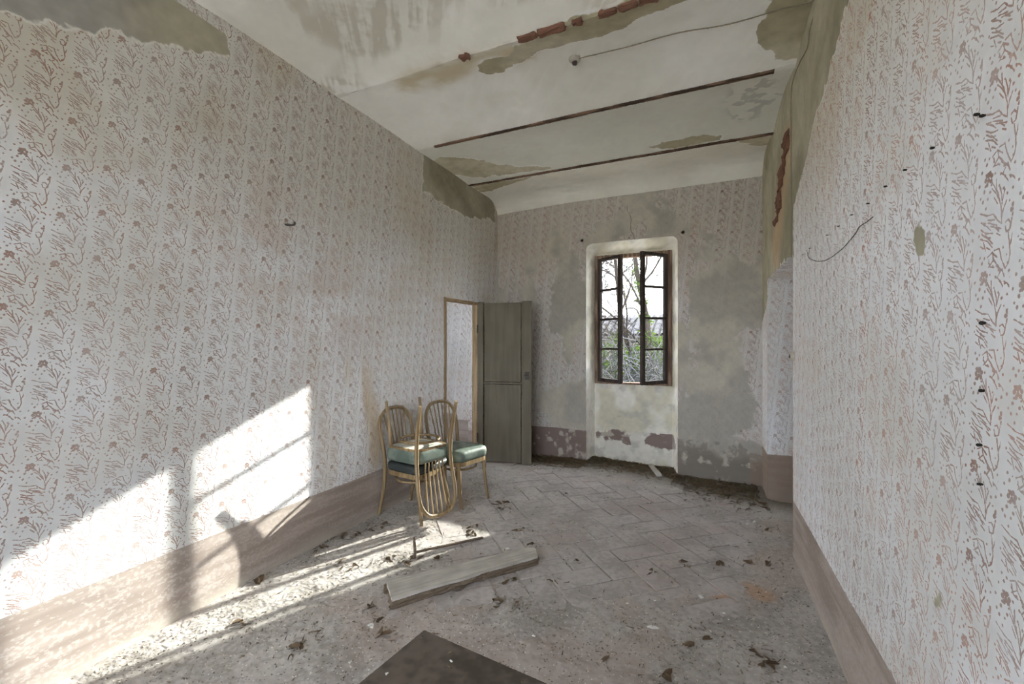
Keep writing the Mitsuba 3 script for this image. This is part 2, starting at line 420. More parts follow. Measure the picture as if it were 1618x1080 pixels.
def dust_color(p, n, uv):
    fine = fbm(p.x * 60, p.y * 60, p.z * 40, 3)
    mid = fbm(p.x * 4, p.y * 4, 5, 4)
    c = mix((0.30, 0.278, 0.252), (0.47, 0.442, 0.41), smoothstep(0.32, 0.66, mid * 0.5 + fine * 0.5))
    c = mix(c, (0.40, 0.32, 0.28), 0.45 * smoothstep(0.5, 0.7, fbm(p.x * 2.3 + 4, p.y * 2.3, 8, 3)))
    orange = smoothstep(0.05, -0.01, dr.minimum(caps(p.x, p.y, [(-0.16, 3.0, 0.01), (-0.05, 2.83, 0.03), (0.03, 2.70, 0.035)]), caps(p.x, p.y, [(0.17, 2.86, 0.03), (0.22, 2.8, 0.04)])) + 0.06 * (mid - 0.5))
    c = mix(c, (0.45, 0.28, 0.17), 0.6 * orange)
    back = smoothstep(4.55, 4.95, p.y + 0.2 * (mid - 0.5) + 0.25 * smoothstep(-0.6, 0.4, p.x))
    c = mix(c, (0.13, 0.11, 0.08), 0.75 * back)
    speck = voronoi(p.x * 70, p.y * 70)
    c = mix(c, (0.68, 0.66, 0.62), smoothstep(0.24, 0.16, speck[0]) * smoothstep(0.88, 0.93, speck[2]))
    c = mix(c, (0.13, 0.11, 0.08), 0.8 * smoothstep(0.30, 0.2, speck[0]) * smoothstep(0.12, 0.08, speck[2]))
    return c


def dust_bump(p, n, uv):
    return 0.012 * fbm(p.x * 18, p.y * 18, 2, 3) + 0.005 * fbm(p.x * 80, p.y * 80, 7, 2)


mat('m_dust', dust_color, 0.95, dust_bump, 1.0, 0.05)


def tile_color(p, n, uv):
    fine = fbm(p.x * 45, p.y * 45, 5, 3)
    mid = fbm(p.x * 5, p.y * 5, 1, 3)
    c = mix((0.345, 0.318, 0.295), (0.47, 0.437, 0.415), smoothstep(0.3, 0.7, mid * 0.5 + fine * 0.5))
    c = mix(c, (0.41, 0.34, 0.31), 0.40 * smoothstep(0.5, 0.75, fbm(p.x * 3, p.y * 3, 7, 3)))
    return c


mat('m_tile', tile_color, 0.9, lambda p, n, uv: 0.002 * fbm(p.x * 50, p.y * 50, 1, 2), 1.0, 0.1)


def wood_fn(c0, c1, axis, freq=(3, 60)):
    def fn(p, n, uv):
        s, q = {'z': (p.z, p.x + p.y), 'x': (p.x, p.y + p.z)}[axis]
        g = fbm(s * freq[0], q * freq[1], 3, 3)
        return mix(c0, c1, smoothstep(0.3, 0.7, g)) * (0.9 + 0.2 * fbm(s * 9, q * 9, 1, 2))
    return fn


mat('m_door', wood_fn((0.13, 0.116, 0.086), (0.155, 0.139, 0.104), 'z', (2, 30)), 0.75, lambda p, n, uv: 0.0005 * fbm(p.z * 4, (p.x + p.y) * 90, 3, 2), 1.0, 0.25)
mat('m_jamb', wood_fn((0.26, 0.18, 0.10), (0.40, 0.29, 0.17), 'z'), 0.7, None, 1, 0.25)
mat('m_sash', wood_fn((0.030, 0.023, 0.020), (0.065, 0.048, 0.040), 'z'), 0.7, None, 1, 0.3)  # near black: the backlit look of the sashes is put into the colour
mat('m_frame', wood_fn((0.16, 0.105, 0.075), (0.34, 0.24, 0.18), 'z', (5, 40)), 0.8, lambda p, n, uv: 0.002 * fbm(p.z * 12, (p.x + p.y) * 60, 3, 2), 1.0, 0.2)
mat('m_bent', wood_fn((0.185, 0.125, 0.06), (0.285, 0.205, 0.112), 'z', (4, 70)), 0.42, None, 1, 0.45)
mat('m_plank', lambda p, n, uv: mix((0.36, 0.34, 0.30), (0.49, 0.465, 0.42), smoothstep(0.3, 0.7, fbm((p.x * 0.58 + p.y * 0.82) * 4, (p.x * 0.82 - p.y * 0.58) * 70, 2, 3) * 0.55 + 0.45 * fbm(p.x * 12, p.y * 12, 2, 3))), 0.9,
    lambda p, n, uv: 0.003 * fbm((p.x * 0.58 + p.y * 0.82) * 5, (p.x * 0.82 - p.y * 0.58) * 90, 2, 3), 1.0, 0.1)
mat('m_plank_raw', lambda p, n, uv: mix((0.06, 0.045, 0.032), (0.24, 0.19, 0.14), fbm(p.x * 30 + p.y * 10, p.z * 150, p.y * 10, 3)), 0.95, None, 1, 0.05)
mat('m_table', lambda p, n, uv: mix((0.07, 0.057, 0.045), (0.135, 0.111, 0.091), smoothstep(0.3, 0.75, fbm(p.x * 5, p.y * 5, 2, 3) * 0.6 + 0.4 * fbm(p.x * 60, p.y * 60, 2, 2))), 0.75, None, 1, 0.25)
mat('m_vinyl', lambda p, n, uv: mix((0.10, 0.135, 0.11), (0.185, 0.225, 0.19), smoothstep(0.3, 0.7, fbm(p.x * 14, p.y * 14, p.z * 14, 3))), 0.5, lambda p, n, uv: 0.0016 * fbm(p.x * 20, p.y * 20, p.z * 20, 3), 1.0, 0.4)
mat('m_vinyl_dark', lambda p, n, uv: mix((0.025, 0.032, 0.032), (0.05, 0.06, 0.056), fbm(p.x * 14, p.y * 14, p.z * 14, 3)), 0.5, lambda p, n, uv: 0.0016 * fbm(p.x * 20, p.y * 20, p.z * 20, 3), 1.0, 0.4)
mat('m_webbing', lambda p, n, uv: mix((0.35, 0.36, 0.31), (0.56, 0.56, 0.50), smoothstep(0.35, 0.6, fbm(p.x * 14, p.y * 14, 2, 3))), 0.9, None, 1, 0.1)
mat('m_brick', lambda p, n, uv: mix((0.12, 0.065, 0.047), (0.27, 0.14, 0.095), fbm(p.x * 25, p.y * 25, p.z * 25, 3)), 0.9, None, 1, 0.1)
mat('m_rust', lambda p, n, uv: mix((0.06, 0.042, 0.03), (0.20, 0.125, 0.085), smoothstep(0.35, 0.7, fbm(p.x * 9, p.y * 40, p.z * 20, 3))), 0.8, None, 1, 0.2)
mat('m_wire', (0.25, 0.22, 0.16), 0.8)
mat('m_black', (0.02, 0.018, 0.015), 0.9)
mat('m_iron', (0.06, 0.05, 0.045), 0.6, None, 1, 0.5)
mat('m_ceramic', (0.42, 0.39, 0.33), 0.5, None, 1, 0.4)
mat('m_leaf', lambda p, n, uv: mix((0.06, 0.043, 0.028), (0.17, 0.122, 0.078), fbm(p.x * 22, p.y * 22, p.z * 20, 2)), 0.9, None, 1, 0.1)
mat('m_litter', lambda p, n, uv: mix((0.05, 0.038, 0.024), (0.17, 0.13, 0.08), fbm(p.x * 30, p.y * 30, 1, 2)), 0.95, None, 1, 0.05)
mat('m_chip', (0.70, 0.69, 0.65), 0.9)
mat('m_grit', lambda p, n, uv: mix((0.14, 0.12, 0.095), (0.52, 0.48, 0.43), smoothstep(0.40, 0.7, noise(p.x * 60, p.y * 60))), 0.95)
mat('m_bark', lambda p, n, uv: mix((0.022, 0.019, 0.016), (0.06, 0.05, 0.042), fbm(p.x * 20, p.y * 20, p.z * 5, 3)), 0.95, None, 1, 0.05)
mat('m_twig', lambda p, n, uv: mix((0.025, 0.025, 0.026), (0.13, 0.13, 0.135), noise(p.x * 6, p.y * 6, p.z * 6)), 0.9, None, 1, 0.1)
mat('m_ground', lambda p, n, uv: mix((0.40, 0.385, 0.34), (0.55, 0.53, 0.48), fbm(p.x * 2, p.y * 2, 1, 4)), 0.95, None, 1, 0.05)  # paled so the yard bounces daylight up to the ceiling
mat('m_rooftile', lambda p, n, uv: mix((0.075, 0.072, 0.07), (0.15, 0.142, 0.138), fbm(p.x * 5, p.y * 5, p.z * 9, 3)), 0.9, None, 1, 0.1)
mat('m_stone', lambda p, n, uv: mix((0.12, 0.11, 0.095), (0.20, 0.185, 0.16), fbm(p.x * 3, p.y * 3, p.z * 3, 3)), 0.95, None, 1, 0.05)
for nm, ca, cb in (('m_ivy', (0.03, 0.055, 0.012), (0.11, 0.17, 0.035)), ('m_bud', (0.05, 0.04, 0.02), (0.14, 0.12, 0.06))):
    scene[nm] = {'type': 'principledthin', 'base_color': mikit.proc((lambda ca, cb: lambda p, n, uv: mix(ca, cb, noise(p.x * 9, p.y * 9, p.z * 9)))(ca, cb)), 'roughness': 0.6, 'diff_trans': 0.9, 'spec_trans': 0.0}
scene['m_glass'] = {'type': 'thindielectric', 'int_ior': 1.5}

# ------------------------------------------------------------------ the room shell
SAG = lambda x, y: -0.065 * np.clip((y - 2.9) / 1.8, 0, 1) ** 1.3 * np.clip((x + 1.5) / 1.8, 0, 1)


def exposed(x, y):
    """How far the tiles come through the dust, 0 to 1."""
    e = np.clip((y - 2.15 - 0.35 * (x + 0.4)) / 0.8, 0, 1) * np.clip((4.75 - y) / 0.35, 0, 1)
    e *= np.clip((x + 2.05) / 0.5, 0, 1) * np.clip((0.32 - x) / 0.25, 0, 1)
    q = np.stack([x * 1.6, y * 1.6, 0 * x], -1)
    return np.clip(e * (0.45 + 1.1 * meshkit.fbm(q, 3, 3)), 0, 1)


def floor_z(x, y):
    x, y = np.asarray(x, float), np.asarray(y, float)
    z = SAG(x, y) + 0.010 - 0.0125 * exposed(x, y)
    z = z + 0.012 * (meshkit.fbm(np.stack([x * 3, y * 3, 0 * x], -1), 4, 1) - 0.5) + 0.005 * (meshkit.fbm(np.stack([x * 25, y * 25, 0 * x], -1), 2, 5) - 0.5)
    wallside = np.exp(-(5.1 - y) / 0.12) * np.clip((x + 2.0) / 0.5, 0, 1) + 0.5 * np.exp(-np.abs(x - XL(y)) / 0.06) + 0.5 * np.exp(-np.abs(XR(y) - x) / 0.06)
    return z + 0.035 * np.clip(wallside, 0, 1) * meshkit.fbm(np.stack([x * 9, y * 9, 0 * x], -1), 3, 9)


ys = np.concatenate([np.linspace(YR, 0.6, 60)[:-1], np.linspace(0.6, 5.24, 310)])
tx = np.linspace(0, 1, 210)
Yg, Tg = np.meshgrid(ys, tx, indexing='ij')
Xg = (XL(Yg) - 0.05) * (1 - Tg) + (0.98) * Tg
Zg = floor_z(Xg, Yg)
idx = np.arange(Xg.size).reshape(Xg.shape)
q = np.stack([idx[:-1, :-1], idx[:-1, 1:], idx[1:, 1:], idx[1:, :-1]], -1).reshape(-1, 4)
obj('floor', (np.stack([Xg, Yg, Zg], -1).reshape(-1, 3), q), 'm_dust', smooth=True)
tag('floor', 'dusty terracotta tiled floor strewn with grit and dead leaves', 'floor', kind='structure')

# herringbone tiles at 45 degrees
W_ = 0.172
c45 = math.cos(math.radians(-47)); s45 = math.sin(math.radians(-47))
O45 = np.array([-0.059, 2.831])
cand = []
for i in range(-40, 41):
    for j in range(-40, 41):
        k = (i - j) % 4
        if k == 0:
            ctr, sz = np.array([(i + 1) * W_, (j + 0.5) * W_]), (2 * W_, W_)
        elif k == 2:
            ctr, sz = np.array([(i + 0.5) * W_, j * W_]), (W_, 2 * W_)
        else:
            continue
        x, y = O45 + (c45 * ctr[0] - s45 * ctr[1], s45 * ctr[0] + c45 * ctr[1])
        if not (XL(y) + 0.10 < x < XR(y) - 0.09 and 0.8 < y < YB - 0.12):
            continue
        ex = float(exposed(np.array(x), np.array(y)))
        if ex > 0.12:
            cand.append((ex, x, y, sz))
cand.sort(key=lambda c: -c[0])
for ex, x, y, sz in sorted(cand[:298], key=lambda c: c[2]):
    m = cbox(0, 0, -0.012, sz[0] - rng.uniform(0.005, 0.012), sz[1] - rng.uniform(0.005, 0.012), 0.024, 0.003)
    gx = (SAG(x + .1, y) - SAG(x - .1, y)) / .2; gy = (SAG(x, y + .1) - SAG(x, y - .1)) / .2
    m = moved(m, (0, 0, 0), math.radians(-47) + rng.normal(0, 0.008), rng.normal(0, 0.006), rng.normal(0, 0.006))
    v = m.vertices
    v[:, 2] += SAG(x, y) + gx * v[:, 0] + gy * v[:, 1] + 0.0045 + rng.uniform(-0.0025, 0.003)
    v[:, 0] += x; v[:, 1] += y
    obj('tile', trimesh.Trimesh(v, m.faces, process=False), 'm_tile', 'floor')

# left wall with the doorway
DY0, DY1, DZ = 3.775, 4.51, 1.855
THL = 0.13
poly = Polygon([(YR - 0.3, -0.15), (DY0, -0.15), (DY0, DZ), (DY1, DZ), (DY1, -0.15), (YB + 0.45, -0.15), (YB + 0.45, 3.6), (YR - 0.3, 3.6)])
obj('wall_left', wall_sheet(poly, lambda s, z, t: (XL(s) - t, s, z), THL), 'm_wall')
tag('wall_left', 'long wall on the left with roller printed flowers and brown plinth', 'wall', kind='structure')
# right wall with a deep door recess
RY0, RY1, RZ = 3.405, 4.69, 1.975
poly = Polygon([(YR - 0.3, -0.15), (RY0, -0.15), (RY0, RZ), (RY1, RZ), (RY1, -0.15), (YB + 0.45, -0.15), (YB + 0.45, 3.6), (YR - 0.3, 3.6)])
mr = cat([wall_sheet(poly, lambda s, z, t: (XR(s) + t, s, z), 0.5), cbox(1.0, 4.05, 1.0, 0.12, 1.7, 2.4)])
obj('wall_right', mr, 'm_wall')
tag('wall_right', 'near wall on the right with flower print and a deep doorway recess', 'wall', kind='structure')
# back wall with the window recess
NL0, NR0, NL1, NR1 = -1.387, -0.381, -1.335, -0.455
NZ0, NZ1, ND = 2.545, 2.455, 0.20
WX0, WX1, WZ0, WZ1 = -1.335, -0.455, 0.905, 2.43
slab = m3.Manifold.cube([4.2, 0.45, 3.75]).translate([-3.2, YB, -0.15])
pts = []
for (x0, x1, zt, y) in ((NL0 - 0.013, NR0 + 0.018, NZ0 + 0.02, YB - 0.05), (NL1, NR1, NZ1, YB + ND)):
    pts += [(x0, y, -0.2), (x1, y, -0.2)]
    for k in range(7):
        a = k / 6 * math.pi / 2; r = 0.07
        pts += [(x0 + r - r * math.cos(a), y, zt - r + r * math.sin(a)), (x1 - r + r * math.cos(a), y, zt - r + r * math.sin(a))]
slab = slab - hull(pts) - m3.Manifold.cube([WX1 - WX0, 1, WZ1 - WZ0]).translate([WX0, YB, WZ0])
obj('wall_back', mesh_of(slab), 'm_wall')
tag('wall_back', 'far end wall with flaking flower print around the window recess', 'wall', kind='structure')
# unseen rear wall; its two openings are added to let in fill daylight
rear = m3.Manifold.cube([4.2, 0.35, 3.75]).translate([-3.2, YR - 0.35, -0.15])
rear -= m3.Manifold.cube([1.25, 1, 2.60]).translate([-0.85, YR - 0.6, 0.0])
rear -= m3.Manifold.cube([1.25, 1, 2.60]).translate([-2.27, YR - 0.6, 0.0])
obj('wall_rear', mesh_of(rear), 'm_wall')
tag('wall_rear', 'unseen wall behind the camera with two tall openings added for daylight', 'wall', kind='structure')

# ceiling: shallow brick vaults between iron joists
def ceil_z(y, rise=1.0):
    z = np.full_like(np.asarray(y, float), ZC)
    for a, b in zip(JOINTS, JOINTS[1:]):
        t = np.clip((y - a) / (b - a), 0, 1)
        z = z + rise * 0.065 * np.sin(np.pi * t) ** 0.8 * ((y >= a) & (y < b))
    y = np.asarray(y, float)
    cove = np.clip((y - 4.80) / 0.25, 0, 1)
    return z - 0.17 * (1 - np.sqrt(np.clip(1 - cove ** 2, 0, 1)))


rows = []
for a, b in zip(JOINTS, JOINTS[1:]):
    gap = 0.016 if a in (JOINTS[5], JOINTS[6]) else 0.0
    gap2 = 0.016 if b in (JOINTS[5], JOINTS[6]) else 0.0
    rows.append((a + gap, b - gap2))
parts = []
xs = np.linspace(-2.75, 0.98, 60)
for a, b in rows:
    yy = np.linspace(a, min(b, 5.12), 34)
    X, Y = np.meshgrid(xs, yy)
    wig = 0.012 * (meshkit.fbm(np.stack([X * 9, 0 * X + a, 0 * X], -1), 3, 4) - 0.5)
    Y = Y + wig * (np.abs(Y - a) < 0.03) + wig * (np.abs(Y - b) < 0.03) if True else Y
    Z = ceil_z(np.clip(Y, a + 1e-4, b - 1e-4), 0.12 + 0.88 * np.clip((X - XL(Y)) / 0.9, 0, 1) ** 0.7) + 0.008 * (meshkit.fbm(np.stack([X * 2, Y * 2, 0 * X], -1), 3, 8) - 0.5)
    low = np.stack([X, Y, Z], -1)
    n1, n2 = X.shape
    idx = np.arange(n1 * n2).reshape(n1, n2)
    fq = np.stack([idx[:-1, :-1], idx[1:, :-1], idx[1:, 1:], idx[:-1, 1:]], -1).reshape(-1, 4)
    parts.append(trimesh.Trimesh(low.reshape(-1, 3), np.vstack([fq[:, [0, 1, 2]], fq[:, [0, 2, 3]]]), process=False))
cm = cat(parts)
cm = trimesh.Trimesh(np.vstack([cm.vertices]), cm.faces, process=False)
obj('ceiling', cat([cm, cbox(-0.9, 1.5, 3.40, 4.2, 8.2, 0.2)]), 'm_ceiling', smooth=40)
tag('ceiling', 'flaking whitewashed ceiling of shallow vaults between joists', 'ceiling', kind='structure')
for jy, x0, x1 in ((JOINTS[5], -2.30, 0.335), (JOINTS[6], -2.56, 0.43)):
    n = 90
    X = np.linspace(x0, x1, n)
    w = 0.011 + 0.009 * meshkit.fbm(np.stack([X * 12, 0 * X + jy, 0 * X], -1), 3, 2)
    jog = 0.006 * (meshkit.fbm(np.stack([X * 7, 0 * X + jy, 0 * X + 3], -1), 3, 2) - 0.5)
    rings = [[(x, jy + j - ww, ZC + 0.02), (x, jy + j - ww, ZC - 0.006), (x, jy + j + ww, ZC - 0.006), (x, jy + j + ww, ZC + 0.02)] for x, ww, j in zip(X, w, jog)]
    k = obj('joist', loft(rings), 'm_rust', 'ceiling')
    tag(k, 'rusty brown joist edge showing in a crack of the plaster')
    for xa, xb in ((-2.7, x0), (x1, 0.9)):
        obj('joint_filling', cbox((xa + xb) / 2, jy, ZC + 0.02, xb - xa, 0.06, 0.03), 'm_ceiling', 'ceiling')
    obj('joint_filling', cbox(-0.9, jy, ZC + 0.12, 3.8, 0.2, 0.1), 'm_ceiling', 'ceiling')
# bricks laid bare along the first joint, and above the recess on the right wall
for px0, py0, px1, py1 in ((725, 88, 737, 83), (811, 54, 842, 45), (845, 44, 888, 31), (901, 31, 917, 26), (942, 17, 972, 8), (974, 8, 1006, -2), (1008, -3, 1040, -12)):
    a, b = on_ceiling(px0, py0), on_ceiling(px1, py1)
    L = abs(b[0] - a[0])
    m = cbox(0, 0, 0, L, 0.045, 0.03, 0.006)
    m = m.subdivide().subdivide()
    v = m.vertices
    v = v + 0.030 * (np.stack([meshkit.fbm(v * 38 + a[0] * 9, 3, s) for s in (1, 2, 3)], -1) - 0.5)
    m = trimesh.Trimesh(v + ((a[0] + b[0]) / 2, 2.350, ZC + 0.005), m.faces, process=False)
    obj('brick', m, 'm_brick', 'ceiling')
for k in range(10):
    z = 2.84 - k * 0.052
    y = 3.60 + k * 0.055 + rng.uniform(-0.07, 0.07)
    m = cbox(XR(y) - 0.005, y, z, 0.02, rng.uniform(0.10, 0.30), 0.043, 0.006).subdivide().subdivide()
    v = m.vertices
    m = trimesh.Trimesh(v + 0.034 * (np.stack([meshkit.fbm(v * 34 + k, 3, s) for s in (1, 2, 3)], -1) - 0.5), m.faces, process=False)
    obj('brick', m, 'm_brick', 'wall_right')

# hall beyond the doorway
HX = -5.2
obj('wall_hall_back', cbox(-4.0, 5.55, 1.5, 2.6, 0.2, 3.3), 'm_wall')
tag('wall_hall_back', 'flower printed wall of the room seen through the left doorway', 'wall', kind='structure')
hl = m3.Manifold.cube([0.2, 5.0, 3.3]).translate([HX - 0.2, 0.8, -0.15]) - m3.Manifold.cube([1, 1.7, 1.7]).translate([HX - 0.5, 1.9, 0.7])  # unseen opening added to light the hall with sky
obj('wall_hall_left', mesh_of(hl), 'm_wall')
tag('wall_hall_left', 'outer wall of the room beyond the left doorway, with an unseen opening added for daylight', 'wall', kind='structure')
obj('wall_hall_front', cbox(-4.0, 0.9, 1.5, 2.6, 0.2, 3.3), 'm_wall')
tag('wall_hall_front', 'near wall of the room beyond the left doorway', 'wall', kind='structure')
obj('floor_hall', cbox(-3.9, 3.2, -0.06, 3.0, 5.0, 0.12), 'm_tile')
tag('floor_hall', 'terracotta floor of the room beyond the left doorway', 'floor', kind='structure')
obj('ceiling_hall', cbox(-3.98, 3.2, 3.2, 2.7, 5.0, 0.12), 'm_ceiling')
tag('ceiling_hall', 'plaster ceiling of the room beyond the left doorway', 'ceiling', kind='structure')

# ------------------------------------------------------------------ window
win = thing('window_1', 'old brown timber window with two inward opened casements', 'window', kind='structure')
FY = YB + ND + 0.03
fr = []
for x, w in ((WX0 + 0.025, 0.05), (WX1 - 0.030, 0.06)):
    fr.append(cbox(x, FY, (WZ0 + WZ1) / 2, w, 0.075, WZ1 - WZ0, 0.006))
fr.append(cbox((WX0 + WX1) / 2, FY, WZ1 - 0.0225, WX1 - WX0, 0.075, 0.045, 0.006))
fr.append(cbox((WX0 + WX1) / 2, FY, WZ0 + 0.012, WX1 - WX0, 0.085, 0.024, 0.006))
obj('frame', cat(fr), 'm_frame', win)
CWD, CZ0, CZ1 = 0.385, WZ0 + 0.027, WZ1 - 0.046


def casement(hx, hy, sgn, ang, lab):
    def put(m):
        m = m.copy(); v = m.vertices.copy()
        u, t = v[:, 0].copy(), v[:, 1].copy()
        v[:, 0] = hx + sgn * (u * math.cos(ang) + t * math.sin(ang))
        v[:, 1] = hy - u * math.sin(ang) + t * math.cos(ang)
        r = trimesh.Trimesh(v, m.faces, process=False)
        if r.volume < 0:
            r.invert()
        return r
    H = CZ1 - CZ0
    zc = (CZ0 + CZ1) / 2
    st = 0.047
    ms = [cbox(st / 2, 0, zc, st, 0.042, H, 0.005), cbox(CWD - st / 2, 0, zc, st, 0.042, H, 0.005),
          cbox(CWD / 2, 0, CZ0 + 0.022, CWD, 0.042, 0.044, 0.005), cbox(CWD / 2, 0, CZ1 - 0.017, CWD, 0.042, 0.034, 0.005)]
    k = obj('casement', put(cat(ms)), 'm_sash', win)
    tag(k, lab)
    z0, z1 = CZ0 + 0.044, CZ1 - 0.034
    step = (z1 - z0) / 4
    for i in range(1, 4):
        obj('glazing_bar', put(cbox(CWD / 2, 0, z0 + i * step, CWD - 2 * st + 0.01, 0.034, 0.024, 0.005)), 'm_sash', k)
    for i in range(4):
        a, b = z0 + i * step, z0 + (i + 1) * step
        v = np.array([[st, 0.008, a], [CWD - st, 0.008, a], [CWD - st, 0.008, b], [st, 0.008, b]])
        v2 = v.copy()
        v2[:, 0] = hx + sgn * (v[:, 0] * math.cos(ang) + v[:, 1] * math.sin(ang)); v2[:, 1] = hy - v[:, 0] * math.sin(ang) + v[:, 1] * math.cos(ang)
        obj('pane', (v2, np.array([[0, 1, 2, 3]])), 'm_glass', k)


casement(WX0 + 0.05, YB + ND - 0.01, 1, math.radians(35), 'left casement with four panes, swung a little inwards')
casement(WX1 - 0.055, YB + ND - 0.01, -1, math.radians(52), 'right casement with four panes, swung further inwards')

# ------------------------------------------------------------------ door
door = thing('door_1', 'olive grey panelled plank door standing open into the room', 'door', kind='structure')
HXY = np.array([XL(DY1) + 0.005, DY1 - 0.01]); EXY = np.array([-1.900, 4.625])
dl = float(np.linalg.norm(EXY - HXY)); da = math.atan2(EXY[1] - HXY[1], EXY[0] - HXY[0])
DB, DT = 0.012, 1.862


def dput(m):
    return moved(m, (HXY[0], HXY[1], 0), da)


dmid = 0.93
obj('stile', dput(cbox(0.035, 0, (DB + DT) / 2, 0.07, 0.035, DT - DB, 0.003)), 'm_door', door)
obj('stile', dput(cbox(dl - 0.055, 0, (DB + DT) / 2, 0.11, 0.035, DT - DB, 0.003)), 'm_door', door)
obj('panel', dput(cbox((dl - 0.04) / 2, 0.003, (DB + dmid) / 2, dl - 0.18 - 0.016, 0.022, dmid - DB - 0.03, 0.003)), 'm_door', door)
obj('panel', dput(cbox((dl - 0.04) / 2, 0.0035, (DT + dmid) / 2, dl - 0.18 - 0.016, 0.022, DT - dmid - 0.03, 0.003)), 'm_door', door)
obj('rail', dput(cbox((dl - 0.04) / 2, -0.001, dmid, dl - 0.18, 0.030, 0.018, 0.003)), 'm_door', door)
tag(obj('lock', dput(cat([cbox(dl - 0.045, -0.021, 1.02, 0.05, 0.008, 0.09, 0.003), tube([(dl - 0.04, -0.02, 1.03), (dl - 0.04, -0.05, 1.03), (dl - 0.075, -0.055, 1.03)], 0.006, 8)])), 'm_iron', door), 'small rusted iron lock and latch')
for z in (0.3, 1.55):
    obj('hinge', dput(tube([(0.0, -0.022, z - 0.05), (0.0, -0.022, z + 0.05)], 0.008, 8)), 'm_iron', door)
jm = [cbox(XL(DY0) - 0.055, DY0 + 0.015, DZ / 2, 0.14, 0.03, DZ, 0.004), cbox(XL(DY1) - 0.03, DY1 - 0.008, DZ / 2, 0.07, 0.03, DZ, 0.004), cbox(XL(4.1) - 0.05, (DY0 + DY1) / 2, DZ - 0.012, 0.12, DY1 - DY0, 0.024, 0.004)]
obj('trim_1', cat(jm), 'm_jamb')
tag('trim_1', 'brown timber frame of the left doorway', 'door frame', kind='structure')

# ------------------------------------------------------------------ chairs
def outline(hw_f, hw_r, xf, xr, r=0.07, n=8):
    c = [(xf, -hw_f), (xf, hw_f), (xr, hw_r), (xr, -hw_r)]
    p = Polygon(c).buffer(-r, join_style=2).buffer(r, quad_segs=n)
    x, y = np.array(p.exterior.coords[:-1]).T
    # even resample
    P = np.stack([x, y], 1); P = np.vstack([P, P[:1]])
    s = np.concatenate([[0], np.cumsum(np.linalg.norm(np.diff(P, axis=0), axis=1))])
    t = np.linspace(0, s[-1], 57)[:-1]
    return np.stack([np.interp(t, s, P[:, 0]), np.interp(t, s, P[:, 1])], 1)


OUT = outline(0.205, 0.175, 0.205, -0.185)


def ring3(scale, z, bulge=0.0):
    c = np.array([0.005, 0])
    q = (OUT - c) * scale + c
    zz = np.broadcast_to(z, (len(q),))
    return np.column_stack([q, zz])


def cushion_mesh(top, z0=0.376):
    h = top - z0
    R = [ring3(0.5, z0), ring3(0.96, z0), ring3(1.01, z0 + 0.012), ring3(1.045, z0 + 0.30 * h), ring3(1.05, z0 + 0.62 * h), ring3(1.01, z0 + 0.82 * h), ring3(0.90, z0 + 0.93 * h), ring3(0.55, z0 + 0.985 * h), ring3(0.2, top)]
    m = loft(R)
    v = m.vertices
    v[:, 2] += 0.006 * (meshkit.fbm(np.column_stack([v[:, 0] * 9, v[:, 1] * 9, v[:, 2] * 9]), 3, 3) - 0.5)
    return m


def chair(label, put, vinyl, top, groupname, wood='m_bent', wrap=0.376):
    t = thing('bentwood_chair', label, 'chair', groupname)
    o1, o2 = ring3(1.0, 0.344), ring3(1.0, 0.380)
    i1, i2 = ring3(0.88, 0.344), ring3(0.88, 0.380)
    n = len(o1)
    V = np.vstack([o1, o2, i2, i1]); f = []
    for a in range(4):
        for j in range(n):
            q = (j + 1) % n; b = (a + 1) % 4
            f.append([a * n + j, a * n + q, b * n + q, b * n + j])
    f = np.array(f)
    rail = trimesh.Trimesh(V, np.vstack([f[:, [0, 1, 2]], f[:, [0, 2, 3]]]), process=False)
    if rail.volume < 0:
        rail.invert()
    obj('seat_rail', put(rail), wood, t, smooth=40)
    obj('seat_cushion', put(cushion_mesh(top, wrap)), vinyl, t, smooth=50)
    tag(obj('seat_underside', put(loft([ring3(0.3, 0.346), ring3(0.89, 0.346), ring3(0.89, 0.360), ring3(0.3, 0.360)])), 'm_webbing', t), 'pale canvas under the seat')
    for s in (-1, 1):
        p = spline([(0.172, s * 0.168, 0.372), (0.182, s * 0.170, 0.25), (0.197, s * 0.174, 0.12), (0.222, s * 0.182, 0.0)], 6)
        obj('leg', put(tube(p, np.linspace(0.0185, 0.0125, len(p)), 10)), wood, t, smooth=50)
    half = [(-0.250, 0.195, 0.0), (-0.212, 0.190, 0.15), (-0.190, 0.184, 0.30), (-0.186, 0.182, 0.40), (-0.198, 0.186, 0.52), (-0.226, 0.194, 0.66), (-0.250, 0.180, 0.755), (-0.266, 0.125, 0.822), (-0.272, 0.055, 0.843)]
    full = half + [(-0.273, 0.0, 0.846)] + [(x, -y, z) for x, y, z in half[::-1]]
    p = spline(full, 6)
    rr = np.interp(p[:, 2], [0, 0.35, 0.846], [0.0135, 0.0185, 0.0155])
    bf = obj('back_frame', put(tube(p, rr, 10)), wood, t, smooth=50)
    for k in range(6):
        y0, y1 = -0.085 + 0.034 * k, (-0.125 + 0.05 * k)
        zt = 0.835 - 0.9 * max(0, abs(y1) - 0.05) ** 1.3
        p = spline([(-0.180, y0, 0.372), (-0.190, y0 + (y1 - y0) * 0.25, 0.50), (-0.226, y0 + (y1 - y0) * 0.65, 0.67), (-0.262, y1, zt)], 5)
        obj('slat', put(tube(p, 0.0085, 8, 0.45, up=(1, 0, 0.2) if False else (0, 1, 0))), wood, t, smooth=50)
    ang = np.arange(40) * 2 * np.pi / 40
    hp = np.stack([0.002 + 0.172 * np.cos(ang), 0.168 * np.sin(ang), 0 * ang + 0.302], 1)
    tag(obj('brace_hoop', put(tube(hp, 0.0095, 8, closed=True)), wood, t, smooth=50), 'bent wooden hoop bracing the legs')
    return t


ZT = 0.926


